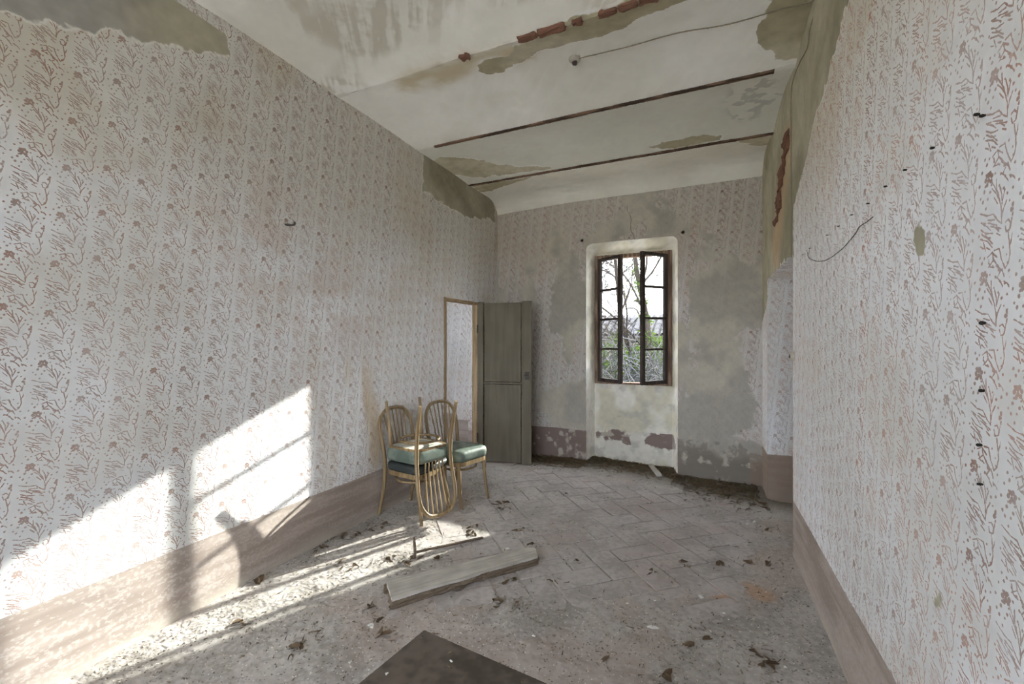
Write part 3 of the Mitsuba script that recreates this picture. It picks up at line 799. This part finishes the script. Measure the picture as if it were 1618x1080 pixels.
def slim(m):
    m = m.copy()
    m.vertices[:, :2] *= 0.935
    return m


def put_a(m):
    return moved(slim(m), (-2.222, 2.945, 0.004), math.radians(-4.7))


def put_b(m):
    m = m.copy(); v = m.vertices.copy()
    v = np.stack([v[:, 0], -v[:, 1], ZT - v[:, 2]], 1)
    m = trimesh.Trimesh(v, m.faces, process=False)
    return moved(slim(m), (-2.167, 2.914, 0.0), math.radians(166))


def put_c(m):
    return moved(slim(m), (-2.095, 3.385, 0.004), math.radians(-13))


chair('bentwood chair standing by the left wall under an upturned chair', put_a, 'm_vinyl_dark', 0.452, 'three bentwood chairs')
chair('upturned bentwood chair stacked seat to seat with its legs in the air', put_b, 'm_vinyl', 0.470, 'three bentwood chairs', wrap=0.349)
chair('upright bentwood chair with free green vinyl seat, nearest the open door', put_c, 'm_vinyl', 0.482, 'three bentwood chairs')

# ------------------------------------------------------------------ plank, table, stick, timber scrap
FZ = lambda x, y: float(floor_z(np.array(x), np.array(y)))
pl = thing('plank', 'thick weathered grey board with ragged lower edge on the floor', 'board')
A = np.array([[-1.693, 1.965], [-1.12, 2.665], [-1.075, 2.68], [-1.015, 2.585], [-1.05, 2.53], [-1.20, 2.325], [-1.30, 2.16], [-1.42, 2.005], [-1.535, 1.825]])
pp = Polygon(A)
P = np.array(pp.segmentize(0.016).exterior.coords[:-1])
nx = 0.010 * (meshkit.fbm(np.column_stack([P * 14, np.zeros(len(P))]), 3, 2) - 0.5)
c0 = P.mean(0)
def pring(off, z, jit, seed):
    d = P - c0
    dirn = d / np.linalg.norm(d, axis=1, keepdims=True)
    j = jit * (meshkit.fbm(np.column_stack([P * 22, np.full(len(P), float(seed))]), 3, seed) - 0.5)
    return np.column_stack([P + dirn * (off + nx + j)[:, None], np.full(len(P), z) if np.isscalar(z) else z])
top = obj('face_board', loft([pring(-0.06, 0.062, 0, 1), pring(-0.004, 0.062, 0, 1), pring(0, 0.059, 0.004, 1), pring(-0.002, 0.050, 0.010, 2)]), 'm_plank', pl, smooth=30)
obj('ragged_edge', loft([pring(-0.004, 0.053, 0.012, 3), pring(-0.004, 0.044, 0.05, 4), pring(0.004, 0.034, 0.05, 5), pring(-0.010, 0.024, 0.07, 6), pring(-0.002, 0.013, 0.06, 8), pring(-0.03, 0.0, 0.05, 7)]), 'm_plank_raw', pl)

tb = thing('table', 'dark brown wooden table top corner in the foreground, dusted with crumbs', 'table')
TZ = 0.72
Q0, Q1, Q2 = (on_floor(a, b, TZ)[:2] for a, b in ((670, 993), (585, 1078), (870, 1080)))
e1 = (Q2 - Q0) / np.linalg.norm(Q2 - Q0)
e2 = np.array([e1[1], -e1[0]])
if e2 @ (Q1 - Q0) < 0:
    e2 = -e2
ta = math.atan2(e1[1], e1[0])
TWX, TWY = 0.60, 0.42
flip = 1 if (e1[0] * e2[1] - e1[1] * e2[0]) > 0 else -1
def tput(m):
    m = m.copy(); v = m.vertices
    w = np.column_stack([Q0[0] + e1[0] * v[:, 0] + e2[0] * v[:, 1], Q0[1] + e1[1] * v[:, 0] + e2[1] * v[:, 1], v[:, 2]])
    r = trimesh.Trimesh(w, m.faces, process=False)
    if r.volume < 0:
        r.invert()
    return r
obj('top', tput(cbox(TWX / 2, TWY / 2, TZ - 0.012, TWX, TWY, 0.024, 0.003)), 'm_table', tb)
obj('apron', tput(cat([cbox(TWX / 2, 0.05, TZ - 0.064, TWX - 0.12, 0.018, 0.08), cbox(TWX / 2, TWY - 0.05, TZ - 0.064, TWX - 0.12, 0.018, 0.08), cbox(0.05, TWY / 2, TZ - 0.064, 0.018, TWY - 0.12, 0.08), cbox(TWX - 0.05, TWY / 2, TZ - 0.064, 0.018, TWY - 0.12, 0.08)])), 'm_table', tb)
for a in (0.05, TWX - 0.05):
    for b in (0.05, TWY - 0.05):
        x, y = Q0 + e1 * a + e2 * b
        zf = FZ(x, y) - 0.003
        obj('leg', tput(mesh_of(hull([(a + i * w, b + j * w, z) for i in (-1, 1) for j in (-1, 1) for w, z in ((0.022, TZ - 0.024), (0.014, zf))]))), 'm_table', tb)

b0 = on_floor(655, 884)
k = obj('stick', tube(spline([(b0[0], b0[1], FZ(b0[0], b0[1]) - 0.004), (b0[0] + .004, b0[1] - .002, 0.07), (b0[0] - .006, b0[1], 0.145)], 4), [0.008] * 4 + [0.009] * 4 + [0.007], 7), 'm_plank_raw')
tag(k, 'short dark stick standing upright in the sunlight between plank and chairs', 'stick')
b1 = on_floor(762, 851)
k = obj('batten', mesh_of(hull([(x + dx, y + dy, z + dz) for x, y, z in ((b0[0] + .012, b0[1] + 0.004, 0.05), (b1[0], b1[1], 0.008)) for dx in (-.006, .006) for dy in (-.006, .006) for dz in (-.004, .006)])), 'm_plank_raw')
tag(k, 'thin dark batten slanting from the upright stick to the floor', 'batten')
s0, s1 = on_floor(1027, 737, -0.02), on_floor(1042, 755, -0.03)
zz = [FZ(s[0], s[1]) for s in (s0, s1)]
k = obj('timber_scrap', moved(cat([cbox(0, 0, 0, np.linalg.norm(s1 - s0), 0.055, 0.035, 0.008).subdivide()]), ((s0[0] + s1[0]) / 2, (s0[1] + s1[1]) / 2, max(zz) + 0.012), math.atan2(s1[1] - s0[1], s1[0] - s0[0])), 'm_plank')
tag(k, 'grey broken piece of wood on the floor below the window', 'wood scrap')

# ------------------------------------------------------------------ fittings
r0 = on_ceiling(908, 107)
ros = thing('ceiling_rose', 'small round ceramic lamp fitting on the ceiling at the end of the wire', 'lamp fitting')
zc = float(ceil_z(r0[1]))
obj('base', moved(lathe([(0, 0.0), (0.036, 0.0), (0.038, -0.008), (0.034, -0.020), (0.026, -0.027), (0, -0.028)]), (r0[0], r0[1], zc + 0.002)), 'm_ceramic', ros, smooth=40)
tag(obj('terminal', moved(lathe([(0, 0), (0.016, 0), (0.016, -0.016), (0, -0.017)], 12), (r0[0], r0[1], zc - 0.024)), 'm_iron', ros), 'dark socket stub')
pts = [r0 + (0.03, 0.0, 0)] + [on_ceiling(a, b) for a, b in ((917, 103), (960, 95), (1000, 84), (1073, 66), (1150, 52), (1237, 30), (1276, 19), (1292, 18))]
pts = [np.array([q[0], q[1], float(ceil_z(q[1])) - 0.010 - 0.006 * (i % 2)]) for i, q in enumerate(pts)]
y_ = pts[-1][1]
pts += [np.array([XR(y_) - 0.01, y_ + 0.03, 3.09])] + [np.array([XR(y) - 0.012, y, z]) for y, z in ((2.9, 3.02), (3.1, 3.06), (3.32, 3.07), (3.39, 3.0), (3.395, 2.6), (3.39, 2.2), (3.393, 1.98), (3.37, 1.95))]
tag(obj('cable', tube(spline(pts, 6), 0.0034, 6), 'm_wire', smooth=True), 'old cloth covered wire along the ceiling and down the right wall', 'cable')
pts = [on_right(a, b) for a, b in ((1279, 398), (1281, 407), (1293, 412), (1310, 410), (1335, 392), (1356, 368), (1362, 358), (1374, 350), (1384, 342))]
tag(obj('wire', tube(spline([q - (0.008, 0, 0) for q in pts], 5), 0.0016, 6), 'm_iron', smooth=True), 'thin loose wire hanging in an arc on the right wall', 'wire')
sw = thing('light_switch', 'small round grey switch at the edge of the right wall', 'switch')
q = on_right(1257, 563)
M = moved(lathe([(0.0, 0.024), (0.022, 0.022), (0.029, 0.012), (0.031, 0)]), (0, 0, 0), 0, 0, -math.pi / 2)
obj('body', moved(M, (XR(q[1]), 3.372, q[2])), 'm_ceramic', sw, smooth=40)
tag(obj('knob', moved(M, (XR(q[1]) - 0.020, 3.372, q[2]), s=0.4), 'm_black', sw), 'black turning knob')
hk = on_left(455, 355)
k = obj('wall_peg', tube(spline([(hk[0] - 0.01, hk[1] - 0.02, hk[2]), (hk[0] + 0.03, hk[1] - 0.01, hk[2] - 0.008), (hk[0] + 0.055, hk[1], hk[2] - 0.004), (hk[0] + 0.06, hk[1] + 0.002, hk[2] + 0.012)], 5), 0.007, 8), 'm_iron')
tag(k, 'dark bent peg sticking out of the left wall', 'peg')
for i, (a, b, r) in enumerate([(1548, 180, .006), (1557, 182, .006), (1477, 233, .006), (1433, 268, .005), (1557, 510, .007), (1556, 617, .006), (1552, 703, .006), (1553, 765, .005), (1402, 294, .005), (1374, 321, .004), (1348, 339, .004), (1327, 357, .004), (1309, 371, .004), (1281, 392, .004), (1270, 402, .004), (1266, 497, .003), (1265, 531, .003)]):
    q = on_right(a, b); r *= 0.62
    key = obj('nail', moved(lathe([(0, 0.010), (r * 0.8, 0.009), (r, 0.005), (r * 0.6, 0.0), (r * .6, -0.01)], 8), (q[0], q[1], q[2]), 0, 0, -math.pi / 2), 'm_black', smooth=40)
    tag(key, 'black nail head in the flower printed right wall', 'nail', 'nails in the right wall')
for a, b in ((920, 380), (1079, 367)):
    q = on_y(a, b, YB)
    key = obj('hole_plug', moved(lathe([(0, 0.016), (0.012, 0.014), (0.017, 0.006), (0.014, 0.0), (0.014, -0.01)], 10), (q[0], YB, q[2]), 0, math.pi / 2), 'm_black', smooth=40)  # black plug built in place of a dark hole in the wall
    tag(key, ('black plug in place of a dark hole above the left' if a < 1000 else 'black plug in place of a dark hole above the right') + ' corner of the window recess', 'plug')

# ------------------------------------------------------------------ leaves, flakes, grit
def leaf_mesh(r, size):
    n = 6
    u = np.linspace(-1, 1, n); v = np.linspace(-1, 1, 5)
    U, V = np.meshgrid(u, v, indexing='ij')
    w = np.sqrt(np.clip(1 - U ** 2, 0.02, 1)) * (0.38 + 0.14 * r.random((n, 1)))
    X = U * size; Y = V * w * size
    Z = size * (r.uniform(0.2, 0.9) * V ** 2 * w + r.uniform(-0.2, 0.5) * U ** 2 + 0.12 * r.random((n, 5)))
    i = np.arange(n * 5).reshape(n, 5)
    q = np.stack([i[:-1, :-1], i[1:, :-1], i[1:, 1:], i[:-1, 1:]], -1).reshape(-1, 4)
    m = trimesh.Trimesh(np.stack([X, Y, Z], -1).reshape(-1, 3), np.vstack([q[:, [0, 1, 2]], q[:, [0, 2, 3]]]), process=False)
    m = moved(m, (0, 0, 0), r.uniform(0, 6.28), r.uniform(-0.5, 0.5), r.uniform(-0.4, 0.4))
    m.vertices[:, 2] -= m.vertices[:, 2].min() + 0.004
    return m


def zone(x, y):
    if y > 4.2:
        return 'on the floor along the back wall'
    if x > 0.0:
        return 'on the floor near the right wall'
    if math.hypot(x + 1.9, y - 3.0) < 0.75:
        return 'on the floor around the chairs'
    if math.hypot(x + 1.35, y - 2.25) < 0.62:
        return 'on the floor beside the grey plank'
    if y < 1.9:
        return 'on the floor close to the dark table'
    if x < -1.5:
        return 'on the floor along the left wall'
    return 'in the middle of the tiled floor'


leaf_spots = [(532, 893, 2), (556, 899, 3), (382, 990, 3), (352, 905, 2), (622, 884, 4), (634, 893, 4), (648, 886, 3), (745, 842, 4), (750, 834, 2), (703, 882, 2), (735, 866, 2),
              (881, 916, 3), (903, 886, 2), (793, 955, 2), (823, 957, 2), (806, 920, 2), (783, 800, 3), (795, 794, 4), (800, 805, 3), (824, 838, 3), (836, 840, 2), (842, 862, 3), (891, 780, 2),
              (610, 1005, 2), (583, 963, 2), (585, 987, 1), (1075, 888, 2), (1130, 890, 2), (1048, 811, 1), (1180, 885, 3), (1210, 890, 2), (963, 1040, 1), (993, 990, 1), (1085, 1022, 2), (1105, 997, 1),
              (1200, 1040, 2), (1206, 1046, 2), (1218, 1060, 2), (1050, 1075, 2), (1035, 905, 2), (480, 1010, 2), (470, 1030, 2), (450, 850, 2), (468, 838, 2), (560, 848, 3), (590, 838, 3), (610, 832, 3), (500, 868, 2),
              (1225, 835, 2), (1180, 800, 2), (1150, 775, 3), (1100, 760, 3), (960, 735, 3), (925, 732, 3), (890, 727, 2), (1005, 742, 3), (1060, 750, 3), (1215, 790, 3), (1235, 800, 2)]
for a, b, n in leaf_spots:
    p0 = on_floor(a, b)
    for _ in range(n):
        x, y = p0[:2] + rng.normal(0, 0.028, 2)
        x = min(max(x, XL(y) + 0.05), XR(y) - 0.05); y = min(y, 5.0)
        m = leaf_mesh(rng, rng.uniform(0.018, 0.036))
        key = obj('dead_leaf', moved(m, (x, y, FZ(x, y))), 'm_leaf')
        tag(key, 'curled brown dead leaf ' + zone(x, y), 'leaf', 'dead leaves ' + zone(x, y))


def chip_mesh(r, s):
    k = r.integers(5, 8)
    ang = np.sort(r.uniform(0, 6.28, k))
    q = np.stack([np.cos(ang), np.sin(ang)], 1) * s * r.uniform(0.6, 1.1, (k, 1))
    h = s * 0.25
    return hull(np.vstack([np.column_stack([q, np.zeros(k)]), np.column_stack([q * 0.85, np.full(k, h)])]))


chip_spots = [(586, 991, .022), (802, 868, .022), (1029, 993, .020), (1035, 995, .022), (1155, 857, .014), (1107, 944, .02), (1112, 945, .014), (1020, 910, .014), (973, 911, .008), (862, 971, .008), (692, 955, .012), (690, 933, .010), (996, 909, .014), (913, 908, .016),
              (1003, 803, .016), (1012, 801, .014), (868, 780, .012), (1190, 818, .03), (1180, 822, .02), (1118, 868, .018), (1035, 880, .012), (1045, 884, .010), (992, 858, .010), (860, 757, .012), (1125, 857, .01), (713, 1044, .009), (612, 1064, .009)]
for a, b, s in chip_spots:
    zt = 0.0
    on_table = False
    p0 = on_floor(a, b)
    if b > 993 + abs(a - 670) * 0.42 and 575 < a < 870:
        p0 = on_floor(a, b, TZ); on_table = True; s *= 0.55
    x, y = p0[:2]
    m = mesh_of(chip_mesh(rng, s))
    key = obj('plaster_flake', moved(m, (x, y, TZ if on_table else FZ(x, y) - 0.001), rng.uniform(0, 6), 0 if on_table else rng.normal(0, .15), 0), 'm_chip')
    tag(key, 'white plaster flake ' + ('on the dark table top' if on_table else zone(x, y)), 'plaster flake', 'plaster flakes ' + ('on the dark table top' if on_table else zone(x, y)))
for i in range(90):
    while True:
        x, y = rng.uniform(-2.3, 0.4), rng.uniform(1.0, 4.9)
        if rng.random() < 0.35 + 0.65 * np.exp(-((x + 0.3) ** 2 + (y - 2.9) ** 2) / 0.5):
            break
    key = obj('plaster_flake', moved(mesh_of(chip_mesh(rng, rng.uniform(0.004, 0.010))), (x, y, FZ(x, y)), rng.uniform(0, 6)), 'm_chip')
    tag(key, 'tiny white plaster crumb ' + zone(x, y), 'plaster flake', 'plaster crumbs ' + zone(x, y))


def scatter(n, fn, smin, smax, flat=0.6):
    tet = np.array([[1, 0, -.4], [-.5, .87, -.4], [-.5, -.87, -.4], [0, 0, 1.0]]); ft = np.array([[0, 2, 1], [0, 1, 3], [1, 2, 3], [2, 0, 3]])
    V, Fc = [], []
    for i in range(n):
        x, y, z = fn()
        a = rng.uniform(0, 6.28); s = smin * (smax / smin) ** rng.random() ** 2
        R = np.array([[math.cos(a), -math.sin(a), 0], [math.sin(a), math.cos(a), 0], [0, 0, flat]]) * s
        V.append((tet * rng.uniform(0.6, 1.4, (4, 1))) @ R.T + (x, y, z)); Fc.append(ft + 4 * i)
    return np.vstack(V), np.vstack(Fc)


PLB = pp.buffer(0.03)


def rp():
    while True:
        y = rng.uniform(0.6, 4.9); x = rng.uniform(XL(y) + 0.03, XR(y) - 0.03)
        if not PLB.contains(Point(x, y)):
            return x, y, FZ(x, y)


def rp_left():
    y = rng.uniform(0.6, 3.2); x = XL(y) + 0.05 + abs(rng.normal(0, 0.45))
    x = min(x, XR(y) - .05)
    return (x, y, FZ(x, y)) if not PLB.contains(Point(x, y)) else rp()


g1, f1 = scatter(6500, rp, 0.0024, 0.010)
g2, f2 = scatter(4000, rp_left, 0.0024, 0.011)
obj('floor_grit', (np.vstack([g1, g2]), np.vstack([f1, f2 + len(g1)])), 'm_grit')
tag('floor_grit', 'fine rubble and plaster grit scattered over the floor', 'grit', kind='stuff')


def straw(n, fn, lmin, lmax, wmax=0.003):
    V, Fc = [], []
    for i in range(n):
        x, y, z = fn()
        a, e = rng.uniform(0, 6.28), rng.normal(0, 0.25)
        L = rng.uniform(lmin, lmax); w = rng.uniform(0.0008, wmax)
        d = np.array([math.cos(a) * math.cos(e), math.sin(a) * math.cos(e), math.sin(e)]) * L
        s = np.array([-math.sin(a), math.cos(a), 0.3]) * w
        c = np.array([x, y, z + 0.004 + abs(d[2]) / 2])
        V.append(np.array([c - d / 2 - s, c - d / 2 + s, c + d / 2, c + np.array([0, 0, w])])); Fc.append(np.array([[0, 1, 3], [1, 2, 3], [2, 0, 3], [0, 2, 1]]) + 4 * i)
    return np.vstack(V), np.vstack(Fc)


def rp_back():
    t = rng.random()
    x = rng.uniform(-2.1, 0.36)
    yb = YB + (0.17 if NL0 + 0.03 < x < NR0 - 0.03 else -0.02)
    y = yb - abs(rng.normal(0, 0.16 + 0.12 * (x > -0.3)))
    return x, y, FZ(x, y)


def rp_any():
    if rng.random() < 0.5:
        a, b, n = leaf_spots[rng.integers(len(leaf_spots))]
        x, y = on_floor(a, b)[:2] + rng.normal(0, 0.05, 2)
    else:
        x, y, z = rp()
    x = min(max(x, XL(y) + 0.02), XR(y) - 0.02); y = min(y, 5.0)
    return (x, y, FZ(x, y)) if not PLB.contains(Point(x, y)) else rp()


g1, f1 = straw(5200, rp_back, 0.012, 0.07, 0.006)
g2, f2 = straw(2200, rp_any, 0.006, 0.034)
obj('floor_litter', (np.vstack([g1, g2]), np.vstack([f1, f2 + len(g1)])), 'm_litter')
tag('floor_litter', 'dark straw and leaf litter gathered below the window and across the floor', 'litter', kind='stuff')
def rp_table():
    x, y = Q0 + e1 * rng.uniform(0.01, TWX - .01) + e2 * rng.uniform(0.01, TWY - .01)
    return x, y, TZ + 0.0005
g1, f1 = straw(60, rp_table, 0.004, 0.014)
obj('table_crumbs', (g1, f1), 'm_litter')
tag('table_crumbs', 'dry crumbs of leaf scattered on the dark table top', 'crumbs', kind='stuff')

# ------------------------------------------------------------------ outside
gx, gy = np.meshgrid(np.linspace(-40, 40, 60), np.linspace(-40, 60, 70))
gz = -0.35 + 0.25 * (meshkit.fbm(np.stack([gx * 0.3, gy * 0.3, 0 * gx], -1), 3, 2) - 0.5) + 0.0 * gx
i = np.arange(gx.size).reshape(gx.shape)
q = np.stack([i[:-1, :-1], i[:-1, 1:], i[1:, 1:], i[1:, :-1]], -1).reshape(-1, 4)
obj('ground', (np.stack([gx, gy, gz], -1).reshape(-1, 3), q), 'm_ground', smooth=True)
tag('ground', 'courtyard ground outside, paled to bounce light onto the ceiling', 'ground', kind='structure')

sh = thing('shed', 'low outbuilding with tiled roof seen through the window', 'shed')
SY = 14.0
obj('wall', cbox(-3.0, SY + 1.6, 0.6, 9.0, 3.0, 2.2), 'm_stone', sh)
ra = math.atan2(0.62, 1.5)
tiles = []
for k in range(44):
    x = -7.7 + k * 0.215
    for r in range(4):
        y0, z0 = SY - 0.12 + r * 0.40, 1.60 + r * 0.165
        a = np.linspace(0, np.pi, 6)
        ring0 = np.stack([x + 0.095 * np.cos(a), 0 * a + y0, z0 + 0.07 * np.sin(a)], 1)
        ring1 = np.stack([x + 0.08 * np.cos(a), 0 * a + y0 + 0.46, z0 + 0.19 + 0.06 * np.sin(a)], 1)
        V = np.vstack([ring0, ring1]); f = []
        for j in range(5):
            f += [[j, j + 1, j + 7], [j, j + 7, j + 6]]
        tiles.append(trimesh.Trimesh(V, np.array(f), process=False))
obj('roof_deck', mesh_of(hull([(x, y, z) for x in (-7.8, 1.8) for y, z in ((SY - 0.1, 1.58), (SY - 0.1, 1.54), (SY + 1.5, 2.24), (SY + 3.2, 1.5))])), 'm_rooftile', sh)
k = obj('roof_tiles', cat(tiles), 'm_rooftile', sh)
tag(k, 'rows of curved clay roof tiles', kind='stuff')


def in_beam(w):
    k = w[1] - 5.25
    return -1.6 < w[0] - 0.39 * k < -0.2 and 0.6 < w[2] - 0.39 * k < 2.8


def tree(name, label, base, height, lean, seed, ivy_to=0.0, spread=1.0, rad=0.12):
    r = np.random.default_rng(seed)
    t = thing(name, label, 'tree')
    segs, tips = [], []

    def grow(p, d, L, rr, lvl):
        pts = [p]; n = 6
        for _ in range(n):
            d = d + r.normal(0, 0.10 + 0.04 * lvl, 3) + np.array([0, 0, 0.03])
            d = d / np.linalg.norm(d)
            p = p + d * L / n
            pts.append(p)
        if lvl and any(in_beam(w) for w in pts):
            return
        segs.append((lvl, tube(spline(pts, 2), np.linspace(rr, rr * 0.45, 2 * n + 1), 7 if lvl < 2 else 4)))
        if lvl >= 2:
            tips.extend(pts[2:])
        if lvl < 4:
            for k in range((7, 6, 5, 4)[lvl]):
                s = r.uniform(0.25, 1.0) if lvl else r.uniform(0.35, 1.0)
                i = min(int(s * n), n)
                a = r.uniform(0, 2 * np.pi)
                side = np.cross(d, [0.3, 0.5, 0.7]); side /= np.linalg.norm(side)
                side2 = np.cross(d, side)
                nd = d * r.uniform(0.4, 0.9) + spread * (side * math.cos(a) + side2 * math.sin(a)) * r.uniform(0.5, 0.9)
                grow(pts[i], nd / np.linalg.norm(nd), L * r.uniform(0.42, 0.66), max(rr * (1 - 0.5 * s) * 0.42, 0.0045), lvl + 1)
    grow(np.array(base, float), np.array(lean, float), height, rad, 0)
    obj('trunk', cat([s for l, s in segs if l == 0]), 'm_bark', t, smooth=60)
    tag(obj('branches', cat([s for l, s in segs if l > 0]), 'm_bark', t), kind='stuff')
    V, Fc = [], []
    for i in range(min(len(tips), 1500)):
        c = tips[r.integers(len(tips))] + r.normal(0, 0.03, 3); s = r.uniform(0.010, 0.024)
        a = r.normal(0, 1, 3); a /= np.linalg.norm(a); b = np.cross(a, r.normal(0, 1, 3)); b /= np.linalg.norm(b)
        V.append(np.array([c - a * s, c + b * s * .6, c + a * s, c - b * s * .6])); Fc.append(np.array([[0, 1, 2], [0, 2, 3]]) + 4 * i)
    tag(obj('buds', (np.vstack(V), np.vstack(Fc)), 'm_bud', t), kind='stuff')
    if ivy_to:
        tr = segs[0][1]
        V, Fc = [], []
        vv = tr.vertices[(tr.vertices[:, 2] < ivy_to)]
        for i in range(1300):
            c = vv[r.integers(len(vv))] + r.normal(0, 0.07, 3); s = r.uniform(0.014, 0.035)
            a = r.normal(0, 1, 3); a /= np.linalg.norm(a); b = np.cross(a, r.normal(0, 1, 3)); b /= np.linalg.norm(b)
            V.append(np.array([c - a * s, c + b * s * .7, c + a * s, c - b * s * .7])); Fc.append(np.array([[0, 1, 2], [0, 2, 3]]) + 4 * i)
        tag(obj('ivy', (np.vstack(V), np.vstack(Fc)), 'm_ivy', t), 'green ivy on the trunk', kind='stuff')
    return t


b = on_y(1036, 560, 9.6)
tree('tree', 'bare tree with ivy on its trunk, behind the right casement', (b[0], 9.6, -0.35), 4.6, (-0.10, 0.05, 1), 11, 3.0, 1.0, 0.085)
b = on_y(1012, 560, 10.8)
tree('tree', 'bare leaning tree, behind the gap between the casements', (b[0] + 0.1, 10.8, -0.35), 5.0, (-0.17, 0.0, 1), 5, 0, 1.1, 0.06)
b = on_y(952, 560, 12.0)
tree('tree', 'bare tree with spreading twigs, behind the left casement', (b[0] - 0.9, 12.0, -0.35), 5.0, (0.12, 0.0, 1), 23, 0, 1.2, 0.06)


def bramble(n, x0, x1, y0, y1, zlo, zhi, seed):
    r = np.random.default_rng(seed); out = []
    for i in range(n):
        p = np.array([r.uniform(x0, x1), r.uniform(y0, y1), zlo]); d = np.array([r.normal(0, .6), r.normal(0, .4), 1.0]); pts = [p]
        for _ in range(7):
            d = d + r.normal(0, 0.45, 3) - np.array([0, 0, 0.12]); d /= np.linalg.norm(d)
            p = p + d * (zhi - zlo) * 0.22
            pts.append(p)
        out.append(tube(pts, r.uniform(0.004, 0.010), 3))
    return cat(out)


obj('bramble_thicket', bramble(1500, -4.6, 0.6, 8.2, 10.0, -0.35, 1.15, 3), 'm_twig')
tag('bramble_thicket', 'tangled grey bramble thicket just outside the window', 'brambles', kind='stuff')
V, Fc = [], []
r = np.random.default_rng(9)
for i in range(6500):
    c = np.array([r.uniform(-4.4, 0.4), r.uniform(9.8, 11.2), 0]); c[2] = 0.35 + 1.35 * r.random() ** 1.0 * float(meshkit.fbm(np.array([c[0] * 1.1, c[1] * 0.5, 3.0]), 3, 2)) * 1.7
    s = r.uniform(0.025, 0.055)
    a = r.normal(0, 1, 3); a /= np.linalg.norm(a); b = np.cross(a, r.normal(0, 1, 3)); b /= np.linalg.norm(b)
    V.append(np.array([c - a * s, c + b * s * .7, c + a * s, c - b * s * .7])); Fc.append(np.array([[0, 1, 2], [0, 2, 3]]) + 4 * i)
obj('ivy_hedge', (np.vstack(V), np.vstack(Fc)), 'm_ivy')
tag('ivy_hedge', 'loose green ivy growth behind the brambles, in front of the shed', 'ivy', kind='stuff')
